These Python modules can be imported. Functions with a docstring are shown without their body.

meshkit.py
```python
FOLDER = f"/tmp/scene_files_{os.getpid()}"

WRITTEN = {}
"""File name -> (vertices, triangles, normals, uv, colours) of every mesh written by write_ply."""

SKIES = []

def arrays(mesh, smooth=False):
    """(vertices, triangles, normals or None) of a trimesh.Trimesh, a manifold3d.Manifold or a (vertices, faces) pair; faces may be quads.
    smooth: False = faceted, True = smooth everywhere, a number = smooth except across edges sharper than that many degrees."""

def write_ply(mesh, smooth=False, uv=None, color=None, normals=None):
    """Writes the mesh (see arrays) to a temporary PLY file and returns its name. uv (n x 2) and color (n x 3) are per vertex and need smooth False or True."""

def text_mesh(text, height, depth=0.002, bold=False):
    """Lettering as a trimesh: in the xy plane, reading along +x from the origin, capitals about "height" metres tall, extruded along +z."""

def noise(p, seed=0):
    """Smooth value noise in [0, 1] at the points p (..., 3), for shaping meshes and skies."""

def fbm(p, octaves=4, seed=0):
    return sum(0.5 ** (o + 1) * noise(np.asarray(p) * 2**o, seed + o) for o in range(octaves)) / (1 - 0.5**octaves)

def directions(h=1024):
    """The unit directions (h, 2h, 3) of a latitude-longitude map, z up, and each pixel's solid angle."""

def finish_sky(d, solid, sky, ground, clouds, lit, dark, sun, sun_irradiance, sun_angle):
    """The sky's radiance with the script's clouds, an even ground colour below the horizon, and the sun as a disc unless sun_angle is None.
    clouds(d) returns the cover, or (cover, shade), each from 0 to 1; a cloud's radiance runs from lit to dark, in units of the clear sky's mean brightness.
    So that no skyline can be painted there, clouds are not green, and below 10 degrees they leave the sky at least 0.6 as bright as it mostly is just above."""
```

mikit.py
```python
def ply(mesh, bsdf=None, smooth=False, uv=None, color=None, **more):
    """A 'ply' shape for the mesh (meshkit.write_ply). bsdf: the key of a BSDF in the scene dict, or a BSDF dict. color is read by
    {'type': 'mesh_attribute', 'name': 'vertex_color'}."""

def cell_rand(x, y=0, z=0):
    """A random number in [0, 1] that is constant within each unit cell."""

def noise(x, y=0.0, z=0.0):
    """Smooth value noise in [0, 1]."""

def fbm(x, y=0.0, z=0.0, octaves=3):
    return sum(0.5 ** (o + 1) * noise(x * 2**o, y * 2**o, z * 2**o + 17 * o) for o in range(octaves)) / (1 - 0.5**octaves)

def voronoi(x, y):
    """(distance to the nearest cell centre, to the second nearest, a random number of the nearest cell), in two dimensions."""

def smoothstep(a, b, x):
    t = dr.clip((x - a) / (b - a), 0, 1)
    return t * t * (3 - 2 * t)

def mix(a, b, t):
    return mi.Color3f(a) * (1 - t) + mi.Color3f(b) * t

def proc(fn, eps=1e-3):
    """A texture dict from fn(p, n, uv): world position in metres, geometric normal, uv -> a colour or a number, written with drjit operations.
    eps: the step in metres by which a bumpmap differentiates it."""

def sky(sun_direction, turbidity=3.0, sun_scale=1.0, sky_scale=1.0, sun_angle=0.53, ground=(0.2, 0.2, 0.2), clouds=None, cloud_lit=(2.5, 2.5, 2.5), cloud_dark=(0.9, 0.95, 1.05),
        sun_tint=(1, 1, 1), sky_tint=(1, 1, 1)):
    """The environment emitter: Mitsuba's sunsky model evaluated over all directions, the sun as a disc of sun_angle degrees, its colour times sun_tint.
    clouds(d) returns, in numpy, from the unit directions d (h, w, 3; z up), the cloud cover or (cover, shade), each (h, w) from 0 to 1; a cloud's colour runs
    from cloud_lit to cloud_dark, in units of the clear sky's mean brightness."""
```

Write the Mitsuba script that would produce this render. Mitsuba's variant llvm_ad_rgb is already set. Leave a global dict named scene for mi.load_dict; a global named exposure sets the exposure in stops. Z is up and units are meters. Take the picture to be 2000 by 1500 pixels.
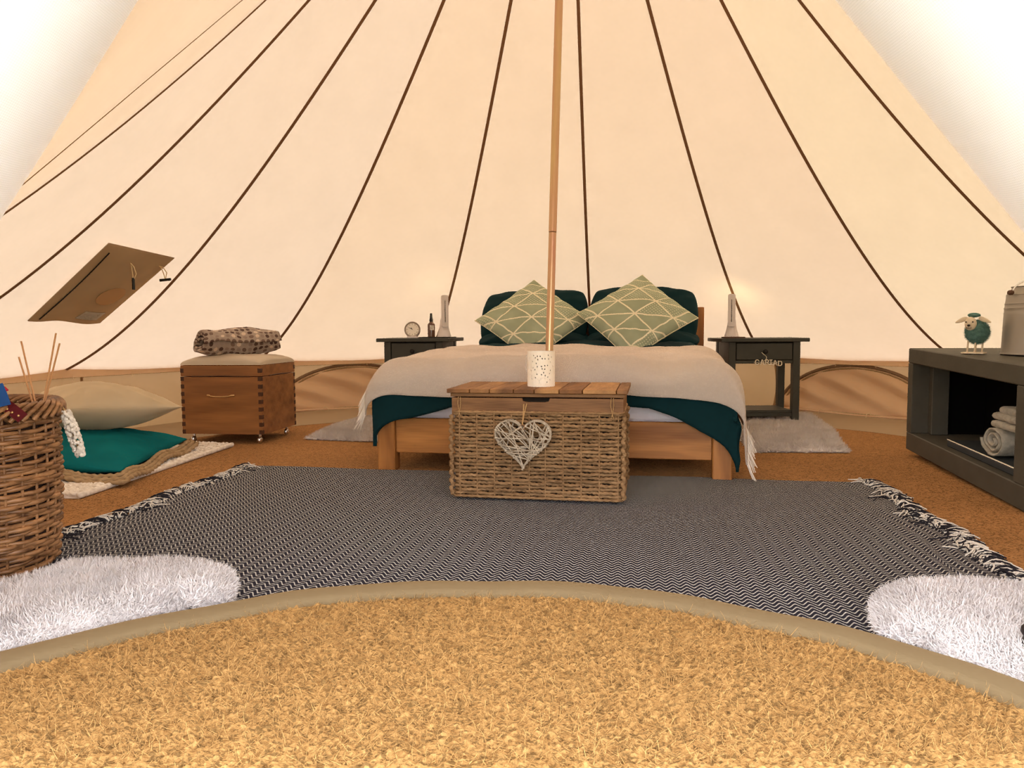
import math, random
import numpy as np, trimesh, shapely, shapely.geometry as sg
import manifold3d as m3
import drjit as dr
import mitsuba as mi
import mikit, meshkit
from mikit import noise, fbm, cell_rand, smoothstep, proc

T = mi.ScalarTransform4f
rng = np.random.default_rng(7)
scene, labels = {}, {}

# ------------------------------------------------------------------ camera, sky, exposure
EYE = np.array([0.0, 0.0, 0.5934])
PITCH, ROLL, FOCAL = 0.0745, -0.0073, 1473.0
_F = np.array([0, math.cos(PITCH), -math.sin(PITCH)])
_U = np.array([0, math.sin(PITCH), math.cos(PITCH)])
_UP = -math.sin(ROLL) * np.array([1.0, 0, 0]) + math.cos(ROLL) * _U
scene['camera'] = {'type': 'perspective', 'fov': math.degrees(2 * math.atan(1000 / FOCAL)), 'fov_axis': 'x',
                   'near_clip': 0.02, 'far_clip': 200.0,
                   'to_world': T().look_at(origin=EYE.tolist(), target=(EYE + _F).tolist(), up=_UP.tolist())}


def cloud_cover(d):
    return 0.93 + 0.07 * meshkit.fbm(d * 3.0, 3, 5), 0.55 * meshkit.fbm(d * 2.2, 4, 9)


scene['sky'] = mikit.sky((-0.35, -0.45, 0.75), turbidity=4.0, sun_scale=0.0, sky_scale=1.0, ground=(0.20, 0.21, 0.13),
                         clouds=cloud_cover, cloud_lit=(2.6, 2.6, 2.6), cloud_dark=(2.0, 2.03, 2.1), sky_tint=(1.05, 1.0, 0.95))
exposure = 4.7


# ------------------------------------------------------------------ helpers
def lin(c):
    c = np.asarray([int(c[i:i + 2], 16) for i in (1, 3, 5)]) / 255.0 if isinstance(c, str) else np.asarray(c, float)
    return np.where(c <= 0.04045, c / 12.92, ((c + 0.055) / 1.055) ** 2.4)


def mix(a, b, t):
    a, b = [mi.Color3f([float(v) for v in x]) if isinstance(x, (np.ndarray, tuple, list)) else x for x in (a, b)]
    return a * (1 - t) + b * t


def rgb(c):
    return {'type': 'rgb', 'value': [float(x) for x in (lin(c) if isinstance(c, str) else c)]}


def numbered(name):
    taken = lambda k: k in scene or k in labels or any(q.startswith(k + '__') for q in scene)
    if not taken(name):
        return name
    i = 1
    while taken('%s_%03d' % (name, i)):
        i += 1
    return '%s_%03d' % (name, i)


def thing(name, label, cat, group=None):
    key = numbered(name)
    labels[key] = {'label': label, 'category': cat}
    if group:
        labels[key]['group'] = group
    return key


def struct(name, label=None):
    labels[name] = {'kind': 'structure', **({'label': label} if label else {})}
    return name


_parts = {}


def part(root, name, mesh, bsdf, smooth=False, label=None, kind=None, uv=None, color=None, world=None, **more):
    k0 = root + '__' + name
    n = _parts.get(k0, 0)
    while (k0 if n == 0 else '%s_%03d' % (k0, n)) in scene:
        n += 1
    key = k0 if n == 0 else '%s_%03d' % (k0, n)
    _parts[k0] = n + 1
    d = dict(mesh) if isinstance(mesh, dict) else mikit.ply(mesh, bsdf, smooth=smooth, uv=uv, color=color, **more)
    if world is not None:
        d['to_world'] = T(np.asarray(world, float).tolist()) if not isinstance(world, T) else world
    scene[key] = d
    e = {}
    if label:
        e['label'] = label
    if kind:
        e['kind'] = kind
    if e:
        labels[key] = e
    return key


def whole(key, mesh, bsdf, smooth=False, **more):
    scene[key] = mikit.ply(mesh, bsdf, smooth=smooth, **more)
    return key


def cat(ms):
    return trimesh.util.concatenate(list(ms))


def tm(v, f):
    f = np.asarray(f, int)
    if f.shape[1] == 4:
        f = np.vstack([f[:, [0, 1, 2]], f[:, [0, 2, 3]]])
    return trimesh.Trimesh(np.asarray(v, float), f, process=False)


def hull(pts):
    return trimesh.convex.convex_hull(np.asarray(pts, float))


def cbox(x0, x1, y0, y1, z0, z1, c=0.003):
    """Box with chamfered edges."""
    c = min(c, 0.45 * min(x1 - x0, y1 - y0, z1 - z0))
    p = []
    for x, sx in ((x0, 1), (x1, -1)):
        for y, sy in ((y0, 1), (y1, -1)):
            for z, sz in ((z0, 1), (z1, -1)):
                p += [(x + sx * c, y + sy * c, z), (x + sx * c, y, z + sz * c), (x, y + sy * c, z + sz * c)]
    return hull(p)


def rot_z(a):
    c, s = math.cos(a), math.sin(a)
    return np.array([[c, -s, 0], [s, c, 0], [0, 0, 1.0]])


def rot_axis(axis, a):
    return trimesh.transformations.rotation_matrix(a, axis)[:3, :3]


def place(mesh, R=None, t=(0, 0, 0)):
    m = mesh.copy()
    if R is not None:
        m.vertices = m.vertices @ np.asarray(R).T
    m.vertices = m.vertices + np.asarray(t, float)
    return m


def frames(p, closed=False):
    p = np.asarray(p, float)
    t = (np.roll(p, -1, 0) - np.roll(p, 1, 0)) if closed else np.gradient(p, axis=0)
    t /= np.linalg.norm(t, axis=1, keepdims=True) + 1e-12
    a = np.zeros_like(t)
    ref = np.array([0, 0, 1.0]) if abs(t[0, 2]) < 0.9 else np.array([1.0, 0, 0])
    a0 = np.cross(t[0], ref)
    a0 /= np.linalg.norm(a0)
    for i in range(len(p)):
        a0 = a0 - t[i] * (a0 @ t[i])
        a0 /= np.linalg.norm(a0) + 1e-12
        a[i] = a0
    return t, a, np.cross(t, a)


def tube(p, r, sides=6, closed=False, squash=None, cap=True):
    """Tube along a polyline; squash=(ka,kb) scales the cross-section axes; r may vary."""
    p = np.asarray(p, float)
    t, a, b = frames(p, closed)
    r = np.broadcast_to(np.asarray(r, float), (len(p),))
    ka, kb = squash or (1, 1)
    ang = np.arange(sides) * 2 * np.pi / sides
    v = p[:, None] + r[:, None, None] * (ka * np.cos(ang)[None, :, None] * a[:, None] + kb * np.sin(ang)[None, :, None] * b[:, None])
    n = len(p)
    i, j = np.meshgrid(np.arange(n if closed else n - 1), np.arange(sides), indexing='ij')
    i2 = (i + 1) % n
    q = np.stack([i * sides + j, i * sides + (j + 1) % sides, i2 * sides + (j + 1) % sides, i2 * sides + j], -1).reshape(-1, 4)
    v = v.reshape(-1, 3)
    f = [q[:, [0, 1, 2]], q[:, [0, 2, 3]]]
    if not closed and cap:
        v = np.vstack([v, p[:1], p[-1:]])
        k = np.arange(sides)
        f.append(np.stack([(k + 1) % sides, k, k * 0 + len(v) - 2], 1))
        o = (n - 1) * sides
        f.append(np.stack([o + k, o + (k + 1) % sides, k * 0 + len(v) - 1], 1))
    return tm(v, np.vstack(f))


def rope(p, r, pitch, closed=False, strands=2, depth=0.28, sides=8):
    """Twisted rope: cross-section lobes that rotate along the path."""
    p = np.asarray(p, float)
    t, a, b = frames(p, closed)
    d = np.linalg.norm(np.diff(p, axis=0), axis=1)
    s = np.concatenate([[0], np.cumsum(d)])
    ang = np.arange(sides) * 2 * np.pi / sides
    tw = 2 * np.pi * s / pitch
    rr = r * (1 - depth * (0.5 - 0.5 * np.cos(strands * (ang[None] - tw[:, None]))))
    v = p[:, None] + rr[..., None] * (np.cos(ang)[None, :, None] * a[:, None] + np.sin(ang)[None, :, None] * b[:, None])
    n = len(p)
    i, j = np.meshgrid(np.arange(n if closed else n - 1), np.arange(sides), indexing='ij')
    i2 = (i + 1) % n
    q = np.stack([i * sides + j, i * sides + (j + 1) % sides, i2 * sides + (j + 1) % sides, i2 * sides + j], -1).reshape(-1, 4)
    return tm(v.reshape(-1, 3), q)


def lathe(profile, sides=32):
    """Profile of (r, z), revolved about z."""
    pr = np.asarray(profile, float)
    a = np.arange(sides) * 2 * np.pi / sides
    v = np.stack([pr[:, :1] * np.cos(a), pr[:, :1] * np.sin(a), np.repeat(pr[:, 1:], sides, 1)], -1)
    n = len(pr)
    i, j = np.meshgrid(np.arange(n - 1), np.arange(sides), indexing='ij')
    q = np.stack([i * sides + j, i * sides + (j + 1) % sides, (i + 1) * sides + (j + 1) % sides, (i + 1) * sides + j], -1).reshape(-1, 4)
    m = tm(v.reshape(-1, 3), q)
    m.merge_vertices()
    m.update_faces(m.nondegenerate_faces())
    return m


def grid_faces(nu, nv):
    i, j = np.meshgrid(np.arange(nu - 1), np.arange(nv - 1), indexing='ij')
    return np.stack([i * nv + j, (i + 1) * nv + j, (i + 1) * nv + j + 1, i * nv + j + 1], -1).reshape(-1, 4)


def sheet(P, th=None):
    """Grid of points (nu, nv, 3) as an open sheet, or as a solid of thickness th below its normals."""
    nu, nv = P.shape[:2]
    q = grid_faces(nu, nv)
    if th is None:
        return tm(P.reshape(-1, 3), q)
    du, dv = np.gradient(P, axis=0), np.gradient(P, axis=1)
    n = np.cross(du, dv)
    n /= np.linalg.norm(n, axis=-1, keepdims=True) + 1e-12
    B = P - n * np.asarray(th)[..., None] if np.ndim(th) else P - n * th
    N = nu * nv
    f = [q, q[:, ::-1] + N]
    e = np.concatenate([np.arange(nv - 1) * 1, ])
    def rim(idx):
        idx = np.asarray(idx)
        f.append(np.stack([idx[:-1], idx[1:], idx[1:] + N, idx[:-1] + N], 1)[:, ::-1])
    ids = np.arange(N).reshape(nu, nv)
    rim(ids[:, 0]); rim(ids[-1]); rim(ids[::-1, -1]); rim(ids[0, ::-1])
    return tm(np.vstack([P.reshape(-1, 3), B.reshape(-1, 3)]), np.vstack(f))


def pillow(w, d, h, n=30, pinch=0.07, power=0.55, seed=0, wrinkle=0.004, round_=0.0):
    """Cushion in the xy plane, z up, with pointed corners and pulled-in sides; returns mesh, uv (0..1 on both faces)."""
    u = np.sin(np.linspace(-1, 1, n) * np.pi / 2)
    U, V = np.meshgrid(u, u, indexing='ij')
    prof = (np.clip((1 - U ** 2) * (1 - V ** 2), 0, 1)) ** power
    x = w / 2 * U * (1 - pinch * (1 - V ** 2) * U ** 2)
    y = d / 2 * V * (1 - pinch * (1 - U ** 2) * V ** 2)
    cr = 1 - round_ * (U * V) ** 2
    x, y = x * cr, y * cr
    nz = (meshkit.fbm(np.stack([U * 2.2, V * 2.2, U * 0 + seed], -1), 3, seed) - 0.5)
    r2 = np.sqrt(U ** 2 + V ** 2)
    wr = wrinkle * np.sin(np.arctan2(V, U) * 16 + 3 * nz) * np.clip(r2 - 0.35, 0, 1) * np.minimum(prof * 3, 1)
    zt = h / 2 * prof * (1 + 0.35 * nz) + wr
    zb = -h / 2 * prof * (1 - 0.2 * nz)
    v = np.vstack([np.stack([x, y, zt], -1).reshape(-1, 3), np.stack([x, y, zb], -1).reshape(-1, 3)])
    q = grid_faces(n, n)
    uv = np.stack([U, V], -1).reshape(-1, 2) * 0.5 + 0.5
    m = tm(v, np.vstack([q, q[:, ::-1] + n * n]))
    # weld the rim
    ids = np.arange(n * n).reshape(n, n)
    rimi = np.concatenate([ids[0], ids[-1], ids[:, 0], ids[:, -1]])
    f = m.faces.copy()
    mp = np.arange(2 * n * n)
    mp[rimi + n * n] = rimi
    m = trimesh.Trimesh(m.vertices, mp[f], process=False)
    return m, np.vstack([uv, uv])


def blades(base, direction, length, width, bend=0.4, seg=2, r=None):
    """Tufts of fur: thin bent blades from base points along direction (both n x 3). One mesh."""
    r = r or rng
    n = len(base)
    direction = direction / (np.linalg.norm(direction, axis=1, keepdims=True) + 1e-9)
    side = np.cross(direction, r.normal(size=(n, 3)))
    side /= np.linalg.norm(side, axis=1, keepdims=True) + 1e-9
    curl = np.cross(direction, side)
    L = np.broadcast_to(length, (n,))[:, None]
    W = np.broadcast_to(width, (n,))[:, None]
    rows = []
    for k in range(seg + 1):
        t = k / seg
        c = base + direction * L * t + curl * L * bend * t * t
        w = W * (1 - t) * 0.5
        rows += [c - side * w, c + side * w] if k < seg else [c]
    v = np.stack(rows, 1)
    m = v.shape[1]
    f = []
    for k in range(seg - 1):
        a = 2 * k
        f += [[a, a + 1, a + 3], [a, a + 3, a + 2]]
    a = 2 * (seg - 1)
    f += [[a, a + 1, a + 2]]
    F = (np.array(f)[None] + (np.arange(n) * m)[:, None, None]).reshape(-1, 3)
    return tm(v.reshape(-1, 3), F)


def ribbon(p, normal, w):
    """Flat strip of width w along p, lying with the given normals, 1.5 mm thick."""
    p = np.asarray(p, float)
    t = np.gradient(p, axis=0)
    t /= np.linalg.norm(t, axis=1, keepdims=True)
    n = np.broadcast_to(normal, p.shape)
    s = np.cross(t, n)
    s /= np.linalg.norm(s, axis=1, keepdims=True) + 1e-9
    P = np.stack([p - s * w / 2, p + s * w / 2], 1)
    return sheet(P, 0.0015)


def disc(r, h, sides=20):
    return trimesh.creation.cylinder(radius=r, height=h, sections=sides)


# ------------------------------------------------------------------ materials
def principled(color, rough=0.7, **kw):
    return {'type': 'twosided', 'bsdf': {'type': 'principled', 'base_color': rgb(color) if not isinstance(color, dict) else color,
                                         'roughness': rough, 'specular': kw.pop('specular', 0.3), **kw}}


def cloth(color, **kw):
    return principled(color, 0.95, specular=0.08, **kw)


def rot2(p, a):
    c, s = math.cos(a), math.sin(a)
    return p.x * c + p.y * s, -p.x * s + p.y * c


def wood_fn(dark, light, a=0.0, axis=0, fine=60.0, stretch=3.0, seed=0.0, knots=False):
    def fn(p, n, uv):
        x, y = rot2(p, a)
        q = [x, y, p.z]
        l = q.pop(axis)
        g = fbm(l * stretch + seed, q[0] * fine * 0.35 + 2.2 * noise(l * 4, q[1] * 6, seed), q[1] * fine * 0.35, octaves=3)
        g2 = noise(l * stretch * 6, q[0] * fine * 4, q[1] * fine * 4)
        t = dr.clip(1.5 * (g - 0.5) + 0.5 + 0.25 * (g2 - 0.5), 0, 1)
        c = mix(dark, light, t)
        if knots:
            d = noise(l * 16 + seed, q[0] * 24, q[1] * 28 + 3)
            k = smoothstep(0.9, 0.95, d)
            c = c * (1 - 0.6 * k)
        return c
    return fn


def weave_tone(base, amp, fx, fy=None, seed=0):
    fy = fy or fx
    b = [float(v) for v in lin(base)]
    def fn(p, n, uv):
        s = 0.5 + 0.25 * dr.sin(p.x * fx) * dr.sin(p.z * fy + p.y * fy) + 0.5 * (fbm(p.x * 3, p.y * 3, p.z * 3 + seed) - 0.5)
        return mi.Color3f(b) * (1 - amp + 2 * amp * s)
    return fn


M = scene  # BSDFs live in the scene dict under names that start with mat_


def canvas_bsdf(col, trans, seed):
    b = [float(v) for v in col]
    def fn(p, n, uv):
        v = 0.965 + 0.07 * fbm(p.x * 6 + seed, p.y * 6, p.z * 6, octaves=3) + 0.02 * (noise(p.x * 60, p.y * 60, p.z * 60) - 0.5)
        return mi.Color3f(b) * v
    return {'type': 'principledthin', 'base_color': proc(fn), 'roughness': 1.0, 'eta': 1.05, 'spec_trans': 0.0, 'diff_trans': float(trans)}


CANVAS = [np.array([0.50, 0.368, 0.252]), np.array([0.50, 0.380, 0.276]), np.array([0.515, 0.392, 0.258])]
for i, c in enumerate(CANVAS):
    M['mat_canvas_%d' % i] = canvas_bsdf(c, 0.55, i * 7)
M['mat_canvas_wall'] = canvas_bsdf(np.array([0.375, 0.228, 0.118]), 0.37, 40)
M['mat_canvas_thick'] = cloth('#9a7d58')
M['mat_seam'] = cloth('#7d5c42')
M['mat_groundsheet'] = principled('#9b8568', 0.6)
def flap_fn(p, n, uv):
    s = dr.sin(uv.x * 2600) * 0.5 + dr.sin(uv.y * 2600) * 0.5
    return mi.Color3f(0.74, 0.695, 0.75) * (0.93 + 0.07 * s)
M['mat_flap'] = cloth(proc(flap_fn))
# ------------------------------------------------------------------ tent: floor, ground, canvas
CX, CY, RT, ZW, ZA = 0.1284, 2.9277, 2.5, 0.3995, 2.8765
AX, AY = 0.093, -0.0107
PHI0, DPHI = -1.7054, 0.4716


def prof(s):
    return ZW + (ZA - ZW) * ((1 - s) - 0.3991 * s * (1 - s) + 0.2128 * s * (1 - s) * (1 - 2 * s))


KT = 1.075          # the canvas, drawn about the eye point, stands this much further out


def out(P):
    return EYE + KT * (np.asarray(P, float) - EYE)


def cone(a, s):
    s = np.asarray(s, float)
    return out(np.stack([CX + AX * (1 - s) + RT * s * np.sin(a), CY + AY * (1 - s) + RT * s * np.cos(a), prof(s)], -1))


def lawn_fn(p, n, uv):
    v = fbm(p.x * 5, p.y * 5, 0.0, octaves=4)
    return mix((0.10, 0.13, 0.04), (0.26, 0.25, 0.11), v)
M['mat_lawn'] = principled(proc(lawn_fn), 0.95, specular=0.1)
struct('lawn', 'short dry grass around the tent')
gx = np.concatenate([[-40, -20], np.linspace(-8, 8, 33), [20, 40]])
G = np.stack(np.meshgrid(gx, gx, indexing='ij'), -1)
Gz = -0.05 - 0.02 * meshkit.fbm(np.concatenate([G * 1.3, G[..., :1] * 0], -1), 3, 2)
whole('lawn', sheet(np.concatenate([G, Gz[..., None]], -1)), 'mat_lawn', smooth=True)


def coir_fn(p, n, uv):
    a = fbm(p.x * 70, p.y * 70, 0.0, octaves=3)
    b = noise(p.x * 240, p.y * 240, 3.0)
    d = smoothstep(0.60, 0.72, noise(p.x * 190, p.y * 260, 8.0)) * 0.45
    big = fbm(p.x * 2.2, p.y * 2.2, 5.0)
    c = mix((0.20, 0.090, 0.032), (0.36, 0.185, 0.075), dr.clip(0.6 * a + 0.5 * b, 0, 1)) * (0.8 + 0.4 * big)
    return c * (1 - d)
def coir_h(p, n, uv):
    return fbm(p.x * 90, p.y * 90, 0.0, octaves=3) * 0.004
M['mat_coir'] = {'type': 'twosided', 'bsdf': {'type': 'bumpmap', 'arbitrary': proc(coir_h, 0.002), 'scale': 1.0,
                 'bsdf': {'type': 'principled', 'base_color': proc(coir_fn), 'roughness': 1.0, 'specular': 0.05}}}
struct('floor', 'brown coir matting laid over the tent floor')
na = 180
ang = np.linspace(0, 2 * np.pi, na + 1)[:-1]
rad = 2.25 + 0.02 * meshkit.noise(np.stack([np.sin(ang) * 9, np.cos(ang) * 9, ang * 0], -1), 3)
rr = np.concatenate([np.linspace(0.0, 0.97, 24), [0.99, 1.0]])
zt = np.concatenate([np.zeros(24), [-0.001, -0.012]])
v = np.stack([CX + rr[:, None] * rad * np.sin(ang), CY + rr[:, None] * rad * np.cos(ang), np.repeat(zt[:, None], na, 1)], -1)
v = np.concatenate([v, v[:, :1]], 1)
whole('floor', sheet(v[:, ::-1].copy()), 'mat_coir', smooth=True)

# groundsheet: a tray whose edge stands up against the wall
DOOR0, DOOR1 = math.radians(-150), math.radians(152)      # azimuths between which the canvas runs round the back
aa = np.linspace(DOOR0, DOOR1, 150)
struct('trim_1', 'grey beige groundsheet edge folded up at the foot of the wall')
# roof panels
struct('ceiling', 'warm cream canvas roof of the bell tent')
AZ = [PHI0 + DPHI * i for i in range(-1, 9)]
SS = np.concatenate([np.linspace(0.015, 0.2, 6)[:-1], np.linspace(0.2, 1.0, 40)])


def gore(c0, c1, nu=9, sag=0.012, seed=0):
    u = np.linspace(0, 1, nu)
    P = c0[None] * (1 - u)[:, None, None] + c1[None] * u[:, None, None]
    w = (u * (1 - u) * 4)[:, None] * (SS[None] * sag * 2)
    k = np.stack([np.repeat(u[:, None], len(SS), 1) * 3, np.repeat(SS[None], nu, 0) * 8, np.full((nu, len(SS)), seed * 3.1)], -1)
    w = w + 0.010 * (meshkit.fbm(k, 2, seed) - 0.5) * (u * (1 - u) * 4)[:, None]
    P[..., 2] -= w
    return P


curves = [cone(a, SS) for a in AZ]
shade = [1, 1, 1, 0, 0, 0, 0, 2, 2]
for i in range(len(AZ) - 1):
    part('ceiling', 'panel', sheet(gore(curves[i], curves[i + 1], seed=i)), 'mat_canvas_%d' % shade[i % 9], smooth=True)
# canvas drawn forward to the door frame on both sides
PEAK = np.array([-0.07, 0.86, 1.49])
FOOT = {-1: np.array([-1.125, 0.86, 0.0]), 1: np.array([1.22, 0.86, 0.0])}
APEX = cone(0, 0.015)


def door_edge(side):
    b = []
    for s in SS:
        if s < 0.42:
            t = (s - SS[0]) / (0.42 - SS[0])
            q = APEX * (1 - t) + PEAK * t
            q = q - np.array([0, 0, 0.12 * t * (1 - t)])
        else:
            t = (s - 0.42) / 0.58
            foot = FOOT[side] + (PEAK - FOOT[side]) * (0.36 / PEAK[2])
            q = PEAK * (1 - t) + foot * t
        b.append(q)
    return np.array(b)


EL, ER = door_edge(-1), door_edge(1)
part('ceiling', 'panel', sheet(gore(EL, curves[0], nu=11, sag=0.02, seed=20)), 'mat_canvas_0', smooth=True)
part('ceiling', 'panel', sheet(gore(curves[-1], ER, nu=11, sag=0.02, seed=21)), 'mat_canvas_1', smooth=True)
AXISP = np.array([CX, CY, 0.9])


def seam(c, w, name='seam', root='ceiling'):
    k = (SS > 0.03)
    p = c[k]
    inward = AXISP - p
    inward /= np.linalg.norm(inward, axis=1, keepdims=True)
    t = np.gradient(p, axis=0)
    t /= np.linalg.norm(t, axis=1, keepdims=True)
    n = inward - t * (inward * t).sum(1, keepdims=True)
    n /= np.linalg.norm(n, axis=1, keepdims=True)
    part(root, name, ribbon(p + n * 0.004, n, w), 'mat_seam', smooth=False)


for c in curves:
    seam(c, 0.0165)
GL = gore(EL, curves[0], nu=11, sag=0.02, seed=20)
uq = 1 - np.clip(0.20 + (np.arange(len(SS)) - 18) * 0.020, 0.06, 0.9)
j0 = np.clip((uq * 10).astype(int), 0, 9)
fr_ = (uq * 10 - j0)[:, None]
ii = np.arange(len(SS))
seam(GL[j0, ii] * (1 - fr_) + GL[j0 + 1, ii] * fr_, 0.008)

# the low wall, its windows and the valance
struct('wall_back', 'low tan canvas wall round the back of the tent')


def wall_pt(a, t, off=0.0):
    """t: 0 at the foot, 1 at the top; folds and bulges added."""
    a, t = np.broadcast_arrays(np.asarray(a, float), np.asarray(t, float))
    m_ = np.mod(a - PHI0, DPHI) - DPHI / 2
    inside = (a > AZ[0]) & (a < AZ[-1])
    flat = np.where(inside, np.cos(DPHI / 2) / np.cos(m_), 1.0)
    r = (2.435 + 0.062 * t) * (1 + (flat - 1) * t ** 1.5) + 0.018 * np.sin(np.pi * t)
    k = np.stack([np.sin(a) * 3, np.cos(a) * 3, t * 1.2], -1)
    r = r + 0.035 * (meshkit.fbm(k, 2, 4) - 0.5) * np.sin(np.pi * t) + 0.006 * np.sin(a * 60 + t * 5) * np.sin(np.pi * t) * meshkit.noise(k * 1.7, 8)
    r = r - off
    z = 0.06 + (ZW - 0.055) * t
    return out(np.stack([CX + r * np.sin(a), CY + r * np.cos(a), z], -1))


foot_ = wall_pt(aa, np.zeros_like(aa), 0.004)
inner_ = np.stack([CX + (2.2 + 0 * aa) * np.sin(aa), CY + 2.2 * np.cos(aa), 0 * aa - 0.016], -1)
P = np.stack([inner_ * (1 - q) + foot_ * q + np.array([0, 0, 1.0]) * zz + 0.008 * np.stack([np.sin(aa * 31), np.cos(aa * 27), 0.4 * np.sin(aa * 19)], -1) * q * (1 - q) * 4 for q, zz in ((0, 0), (0.3, 0.0), (0.55, -0.003), (0.75, -0.003), (0.9, 0.0), (1.0, 0.012))], 1)
whole('trim_1', sheet(P), 'mat_groundsheet', smooth=True)
aw = np.linspace(DOOR0, DOOR1, 420)
tw = np.linspace(0, 1, 16)
A2, T2 = np.meshgrid(aw, tw, indexing='ij')
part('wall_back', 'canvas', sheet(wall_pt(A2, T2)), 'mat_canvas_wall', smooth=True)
va = np.linspace(DOOR0, DOOR1, 300)
vt = np.linspace(0, 1, 4)
VA, VT = np.meshgrid(va, vt, indexing='ij')
P = wall_pt(VA, np.ones_like(VT))
P[..., 2] = P[..., 2] + 0.018 - 0.066 * VT
rn = np.stack([np.sin(VA), np.cos(VA), VA * 0], -1)
P -= rn * (0.004 + 0.014 * VT + 0.004 * np.sin(VA * 41) * VT)[..., None]
M['mat_window_flap'] = canvas_bsdf(np.array([0.72, 0.49, 0.29]), 0.35, 60)
part('wall_back', 'valance', sheet(P), 'mat_window_flap', smooth=True, label='folded canvas strip along the top of the wall')
P2 = P[:, 3].copy()
part('wall_back', 'hem_stitching', tube(P2, 0.0012, 4), 'mat_canvas_thick')
for a in AZ[1:-1]:
    tt = np.linspace(0.0, 0.95, 12)
    p = wall_pt(np.full_like(tt, a + 0.035), tt, 0.006)
    p[:, 0] += 0.01 * np.sin(tt * 5)
    part('wall_back', 'seam', ribbon(p, np.array([-math.sin(a), -math.cos(a), 0]), 0.016), 'mat_canvas_thick')
M['mat_loop'] = cloth('#d9c29a')
for a in np.concatenate([np.linspace(-1.35, -0.35, 9), np.linspace(0.55, 1.25, 8)]):
    p = wall_pt(a, 0.9, 0.026)
    part('wall_back', 'toggle_loop', tube(np.array([p, p + [0.001, 0, -0.012], p + [0.0, 0, -0.024]]), 0.0016, 4), 'mat_loop')
M['mat_zip'] = cloth('#7c634a')
M['mat_window_flap'] = canvas_bsdf(np.array([0.72, 0.49, 0.29]), 0.35, 60)


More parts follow.
